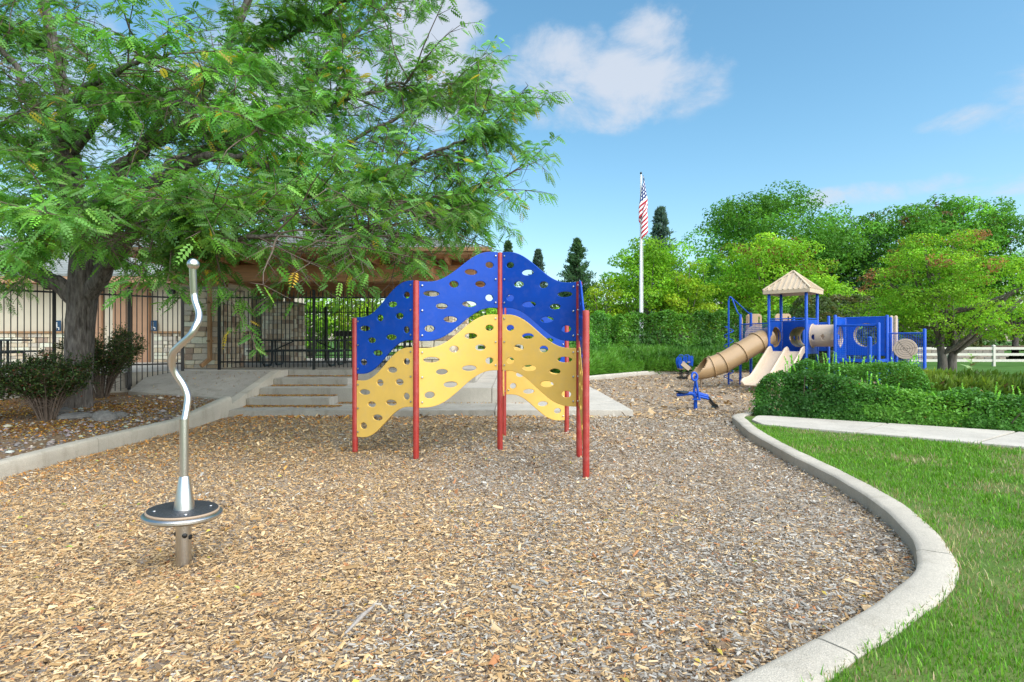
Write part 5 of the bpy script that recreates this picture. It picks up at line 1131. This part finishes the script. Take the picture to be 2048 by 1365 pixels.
# a far belt of trees closing the horizon
n = 16000; x = RNG.uniform(-130, 150, n); y = RNG.uniform(88, 96, n); hh = 5.2+2.6*fbm(x*.09, x*0, seed=81)+1.6*fbm(x*.35, x*0, seed=82); z = hh*RNG.uniform(0, 1, n)**.7
L = RNG.uniform(.7, 1.3, n); o = obj('distant_woods', raw_mesh('distant_woods', leaf_quads(np.stack([x, y, z], 1), RNG.normal(0, .6, (n, 3))+np.array((0, -.6, .6)), L, L*.7), 4, M['leafbg'], tints(n, (.085, .165, .04), .25, (((.13, .20, .03), .3),)))); tag(o, 'distant green belt of trees along the horizon', 'woods', kind='stuff')

# ------------------------------------------------------------------ loose ground cover
rp = np.array([(p.x, p.y) for p in rpts]); 
def curb_x(y): return np.interp(y, rp[:, 1], rp[:, 0])
def chips(n, y0, y1, size, name, soft=(0, 0)):
    """splinters strewn over the mulch between the two curbs"""
    y = np.sqrt(RNG.uniform(y0*y0, y1*y1, n)) if y1 < 12 else RNG.uniform(y0, y1, n)
    half = .93*y+.5; x = RNG.uniform(-1, 1, n)*half
    ok = (x > -5.52) & (x < np.where(y < 10.7, curb_x(y), 13)) & ~((y > 11.32) & (x < 2.42) & (y < 21)) & ~((y > 20.5) & (x < 3+(y-21.6)*1.0))
    ok &= ~((y > 10.6) & (y < 14.5) & (x > 4.4+(y-10.9)*2.6))
    if soft[0]: ok &= RNG.uniform(size=n) < (y-y0)/soft[0]
    if soft[1]: ok &= RNG.uniform(size=n) < (y1-y)/soft[1]
    x, y = x[ok], y[ok]; n = len(x); z = mulch_h(x, y)
    L = size*np.exp(RNG.normal(0, .38, n)); w = L*RNG.uniform(.2, .46, n); th_ = L*RNG.uniform(.05, .16, n)
    yaw = RNG.uniform(0, 2*np.pi, n); pit = RNG.normal(0, .18 if y1 < 6 else .3, n)
    d = np.stack([np.cos(yaw)*np.cos(pit), np.sin(yaw)*np.cos(pit), np.sin(pit)], 1); rol = RNG.normal(0, .25 if y1 < 6 else .5, n); s = np.stack([-np.sin(yaw)*np.cos(rol), np.cos(yaw)*np.cos(rol), np.sin(rol)], 1); u = np.cross(d, s)
    c = np.stack([x, y, z+th_*.3+np.abs(np.sin(pit))*L*.35+RNG.uniform(0, .012, n)], 1)
    L_, w_, t_ = L[:, None]/2, w[:, None]/2, th_[:, None]; tp = RNG.uniform(.35, 1, n)[:, None]
    V = np.stack([c-d*L_-s*w_, c+d*L_-s*w_*tp, c+d*L_*.9+s*w_*tp*.2+u*t_, c-d*L_*.9+s*w_*.2+u*t_, c-d*L_+s*w_, c+d*L_+s*w_*tp], 1)
    # colours: warm tan to the left, silvery grey to the right, orange litter by the left curb and steps
    g = np.clip(.56+.22*(x-.1)+.10*(6-y)*0+(fbm(x*.8, y*.8, seed=41)-.5)*1.5, .08, .92)
    g = np.where(y > 11, .42, g); fresh = np.exp(-((x-2.15)**2+(y-2.95)**2)/.06)+np.exp(-((x+2.2)**2+(y-3.6)**2)/.7)*.6
    u1 = RNG.uniform(size=n); pal = np.array([(.50, .33, .165), (.60, .44, .26), (.40, .25, .115), (.42, .385, .34), (.56, .53, .48), (.27, .235, .20), (.17, .12, .08), (.40, .18, .08)])
    warm = RNG.choice([0, 1, 2, 6], n, p=[.36, .30, .24, .10]); grey = RNG.choice([3, 4, 5, 1, 6], n, p=[.34, .18, .24, .10, .14]); k = np.where(u1 < np.clip(g-fresh, 0, 1), grey, warm)
    k[RNG.uniform(size=n) < .035] = 7; C = pal[k]*np.where(np.isin(k, [3, 4, 5]), .86, 1.0)[:, None]*np.array((.945, .945, .905))*np.exp(RNG.normal(0, .15, n))[:, None]
    lit = RNG.uniform(size=n) < np.clip(.55*np.exp(-np.maximum(0, x+5.5)/1.2)+.40*np.exp(-np.maximum(0, 11.4-y)/1.0)*(x < 1.5), 0, .7)*np.clip((y-4.5)/2, 0, 1); C[lit] = tints(int(lit.sum()), (.42, .20, .05), .3)
    o = obj(name, idx_mesh(name, V, [(0, 1, 2, 3), (3, 2, 5, 4)] if y1 < 6 else [(0, 1, 5, 4)], M['chip'], np.clip(C, .01, .85))); return o
tag(chips(175000, 1.9, 5.6, .0212, 'wood_chips', (0, 2.2)), 'tan and grey wood chips nearest the camera', 'wood chips', kind='stuff')
tag(chips(150000, 3.4, 8.4, .0215, 'wood_chips', (2.2, .8)), 'tan and grey wood chips around the climber', 'wood chips', kind='stuff')
tag(chips(80000, 7.4, 12.0, .032, 'wood_chips', (1.0, 0)), 'orange-flecked wood chips before the steps', 'wood chips', kind='stuff')
tag(chips(46000, 11, 28, .066, 'wood_chips'), 'pale wood chips around the slides and play tower', 'wood chips', kind='stuff')

# lawn blades
def in_poly(x, y, poly):
    c = np.zeros(len(x), bool); n = len(poly); j = n-1
    for i in range(n):
        xi, yi = poly[i]; xj, yj = poly[j]; m = ((yi > y) != (yj > y)) & (x < (xj-xi)*(y-yi)/((yj-yi)+1e-12)+xi); c ^= m; j = i
    return c
def blades(n, x0, x1, y0, y1, h, w):
    x = RNG.uniform(x0, x1, n); y = RNG.uniform(y0, y1, n); ok = in_poly(x, y, lawn_poly)
    # stay off the sidewalk
    sd = (x-Na.x)*(-en.y)+(y-Na.y)*en.x; ok &= (sd/en.length) < -.0
    x, y = x[ok], y[ok]; bare = fbm(x*1.5, y*1.5, seed=51, oct=4); thin = np.clip((bare-.54)*5, 0, .6); ok = RNG.uniform(size=len(x)) > thin; x, y, bare = x[ok], y[ok], bare[ok]; n = len(x)
    tuft = fbm(x*3.1, y*3.1, seed=53); cx = curb_x(np.clip(y, 1.5, 10.4)); edge_ = np.exp(-np.maximum(0, x-cx-.2)/.12)
    hh = h*np.exp(RNG.normal(0, .28, n))*(.55+.9*tuft)*(1+.5*edge_); a = RNG.uniform(0, 2*np.pi, n); ln = RNG.uniform(.15, .75, n)*hh; ww = w*RNG.uniform(.7, 1.3, n)
    d = np.stack([np.cos(a), np.sin(a), 0*a], 1); s = np.stack([-np.sin(a+RNG.normal(0, .6, n)), np.cos(a), 0*a], 1)*ww[:, None]; p = np.stack([x, y, np.full(n, .10)], 1); zv = np.array((0, 0, 1.0))
    m_ = p+d*(ln*.35)[:, None]+zv*(hh*.6)[:, None]; tip = p+d*ln[:, None]+zv*hh[:, None]
    V = np.stack([p-s, p+s, m_+s*.8, tip, m_-s*.8], 1)
    C = tints(n, (.115, .285, .024), .22); lt = RNG.uniform(size=n) < .3; C[lt] *= np.array((1.5, 1.3, 1.2)); dry = RNG.uniform(size=n) < np.clip(.04+(bare-.46)*2.2, .03, .75); C[dry] = tints(int(dry.sum()), (.36, .31, .17), .25)
    return V, C
Vs, Cs = zip(*[blades(85000, -.4, 4.4, 1.3, 4.4, .031, .0025), blades(135000, 1.8, 8.6, 4.4, 9.6, .031, .0032), blades(16000, 4, 13, .5, 8, .055, .006)])
V = np.concatenate(Vs); C = np.concatenate(Cs)
tag(obj('grass', idx_mesh('grass', V, [(0, 1, 2, 4), (4, 2, 3)], M['grass'], np.clip(C, .01, .8))), 'vivid green lawn grass with dry patches beside the curved curb', 'grass', kind='stuff')

# pebbles and orange leaf litter in the planting bed, litter on steps
n = 6500; x = RNG.uniform(-9.6, -5.74, n); y = RNG.uniform(4.6, 12.2, n); w = fbm(x*1.4, y*1.4, seed=61); ok = RNG.uniform(size=n) < np.clip(1.9*np.exp(-np.maximum(0, -5.9-x)/1.6)*(w*1.4), 0, 1); x, y = x[ok], y[ok]; n = len(x)
oct_ = np.array([(1, 0, 0), (0, 1, 0), (-1, 0, 0), (0, -1, 0), (0, 0, 1), (.7, .7, .55), (-.7, .7, .5), (-.7, -.7, .5), (.7, -.7, .55)], float); sz = .014*np.exp(RNG.normal(0, .45, n)); an = RNG.uniform(0, 6.28, n)
V = oct_[None]*RNG.uniform(.75, 1.2, (n, 9, 3))*np.stack([sz*1.3, sz*.9, sz*.75], 1)[:, None, :]; ca, sa = np.cos(an)[:, None], np.sin(an)[:, None]
V = np.stack([V[..., 0]*ca-V[..., 1]*sa, V[..., 0]*sa+V[..., 1]*ca, V[..., 2]], -1)+np.stack([x, y, bed_h(x, y)+sz*.2], 1)[:, None, :]
tag(obj('river_pebbles', idx_mesh('river_pebbles', V, [(0, 5, 8), (0, 1, 5), (1, 6, 5), (1, 2, 6), (2, 7, 6), (2, 3, 7), (3, 8, 7), (3, 0, 8), (4, 5, 6), (4, 6, 7), (4, 7, 8), (4, 8, 5)], M['pebble'], tints(n, (.20, .185, .165), .3, (((.30, .26, .21), .25), ((.13, .11, .1), .25))))), 'grey river pebbles along the planting bed curb', 'pebbles', kind='stuff')
def litter(x, y, z, sz, col=(.46, .21, .04), alts=(((.55, .36, .06), .25), ((.25, .11, .05), .25))):
    n = len(x); N = RNG.normal(0, .35, (n, 3)); N[:, 2] = 1; L = sz*RNG.uniform(.6, 1.4, n); return leaf_quads(np.stack([x, y, z+.006+np.abs(RNG.normal(0, .006, n))], 1), N, L, L*.45), tints(n, col, .28, alts)
LV, LC = [], []
n = 34000; x = RNG.uniform(-10.5, -5.74, n); y = RNG.uniform(4.5, 13.2, n); w = fbm(x*1.1, y*1.1, seed=71); ok = (RNG.uniform(size=n) < np.clip((w-.32)*2.6, .05, 1)) & (y < 12.4+.1*(x+6)); a_, c_ = litter(x[ok], y[ok], bed_h(x[ok], y[ok]), .042); LV.append(a_); LC.append(c_)
o = obj('leaf_litter', raw_mesh('leaf_litter', np.concatenate(LV), 4, M['litter'], np.concatenate(LC))); tag(o, 'orange fallen leaflets over the planting bed under the locust', 'leaf litter', kind='stuff')
LV, LC = [], []
for (xa, xb, ya, yb, z, n) in ((XL+.02, -3.6, 11.75, 12.12, .12, 1500), (-3.85, -2.2, 12.35, 12.74, .12, 700), (XL+.02, -3.9, 12.45, 12.74, .285, 1300), (XL+.02, -3.9, 13.15, 13.48, .45, 1100), (-3.9, -2.0, 14.05, 14.37, .45, 500), (XL+.02, -3.9, 14.1, 14.37, .615, 1100), (-8, -5.9, 12.3, 13.8, None, 120), (-2, 0.3, 12.4, 12.7, .12, 120)):
    x = RNG.uniform(xa, xb, n); y = yb-(yb-ya)*np.abs(RNG.normal(0, .42, n)).clip(0, 1); z = rz(x, y) if z is None else np.full(n, z); a_, c_ = litter(x, y, z, .034); LV.append(a_); LC.append(c_)
o = obj('leaf_litter', raw_mesh('leaf_litter', np.concatenate(LV), 4, M['litter'], np.concatenate(LC))); tag(o, 'orange fallen leaflets gathered on the concrete steps', 'leaf litter', kind='stuff')
n = 700; x = RNG.uniform(-5.4, 3.2, n); y = RNG.uniform(2.2, 11.2, n); ok = (x < curb_x(np.clip(y, 1.5, 10.4))-.05) & (np.abs(x) < .95*y) & (RNG.uniform(size=n) < np.clip(.75-.12*(x+1), .15, 1)); x, y = x[ok], y[ok]; a_, c_ = litter(x, y, mulch_h(x, y)+.012, .038, (.52, .40, .08), (((.48, .24, .06), .4), ((.30, .36, .08), .2)))
o = obj('leaf_litter', raw_mesh('leaf_litter', a_, 4, M['litter'], c_)); tag(o, 'yellow leaflets scattered over the wood chips', 'leaf litter', kind='stuff')
# a few larger bits lying on the chips
a, b_ = P(690, 1290, 2.83), P(748, 1228, 3.13)
o = MB().tube([(a.x, a.y, .045), ((a.x+b_.x)/2+.01, (a.y+b_.y)/2, .06), (b_.x, b_.y, .045)], [.006, .012, .007], 7).build('stick', mat('grey_stick', (.30, .27, .24), .9, var=.3, vscale=40), smooth=60); tag(o, 'weathered grey stick lying on the wood chips at bottom centre', 'stick')
q = P(1762, 1106, 4.03); o = MB().lathe((0, 0, 0), [(.01, -.02), (.03, -.012), (.032, .01), (.012, .022)], 7).build('bark_piece', M['bark_bg']); o.scale = (2.0, .7, .7); o.location = (q.x, q.y, .03); o.rotation_euler = (0, 0, .5); tag(o, 'dark chunk of bark on the grey chips near the curb', 'bark')
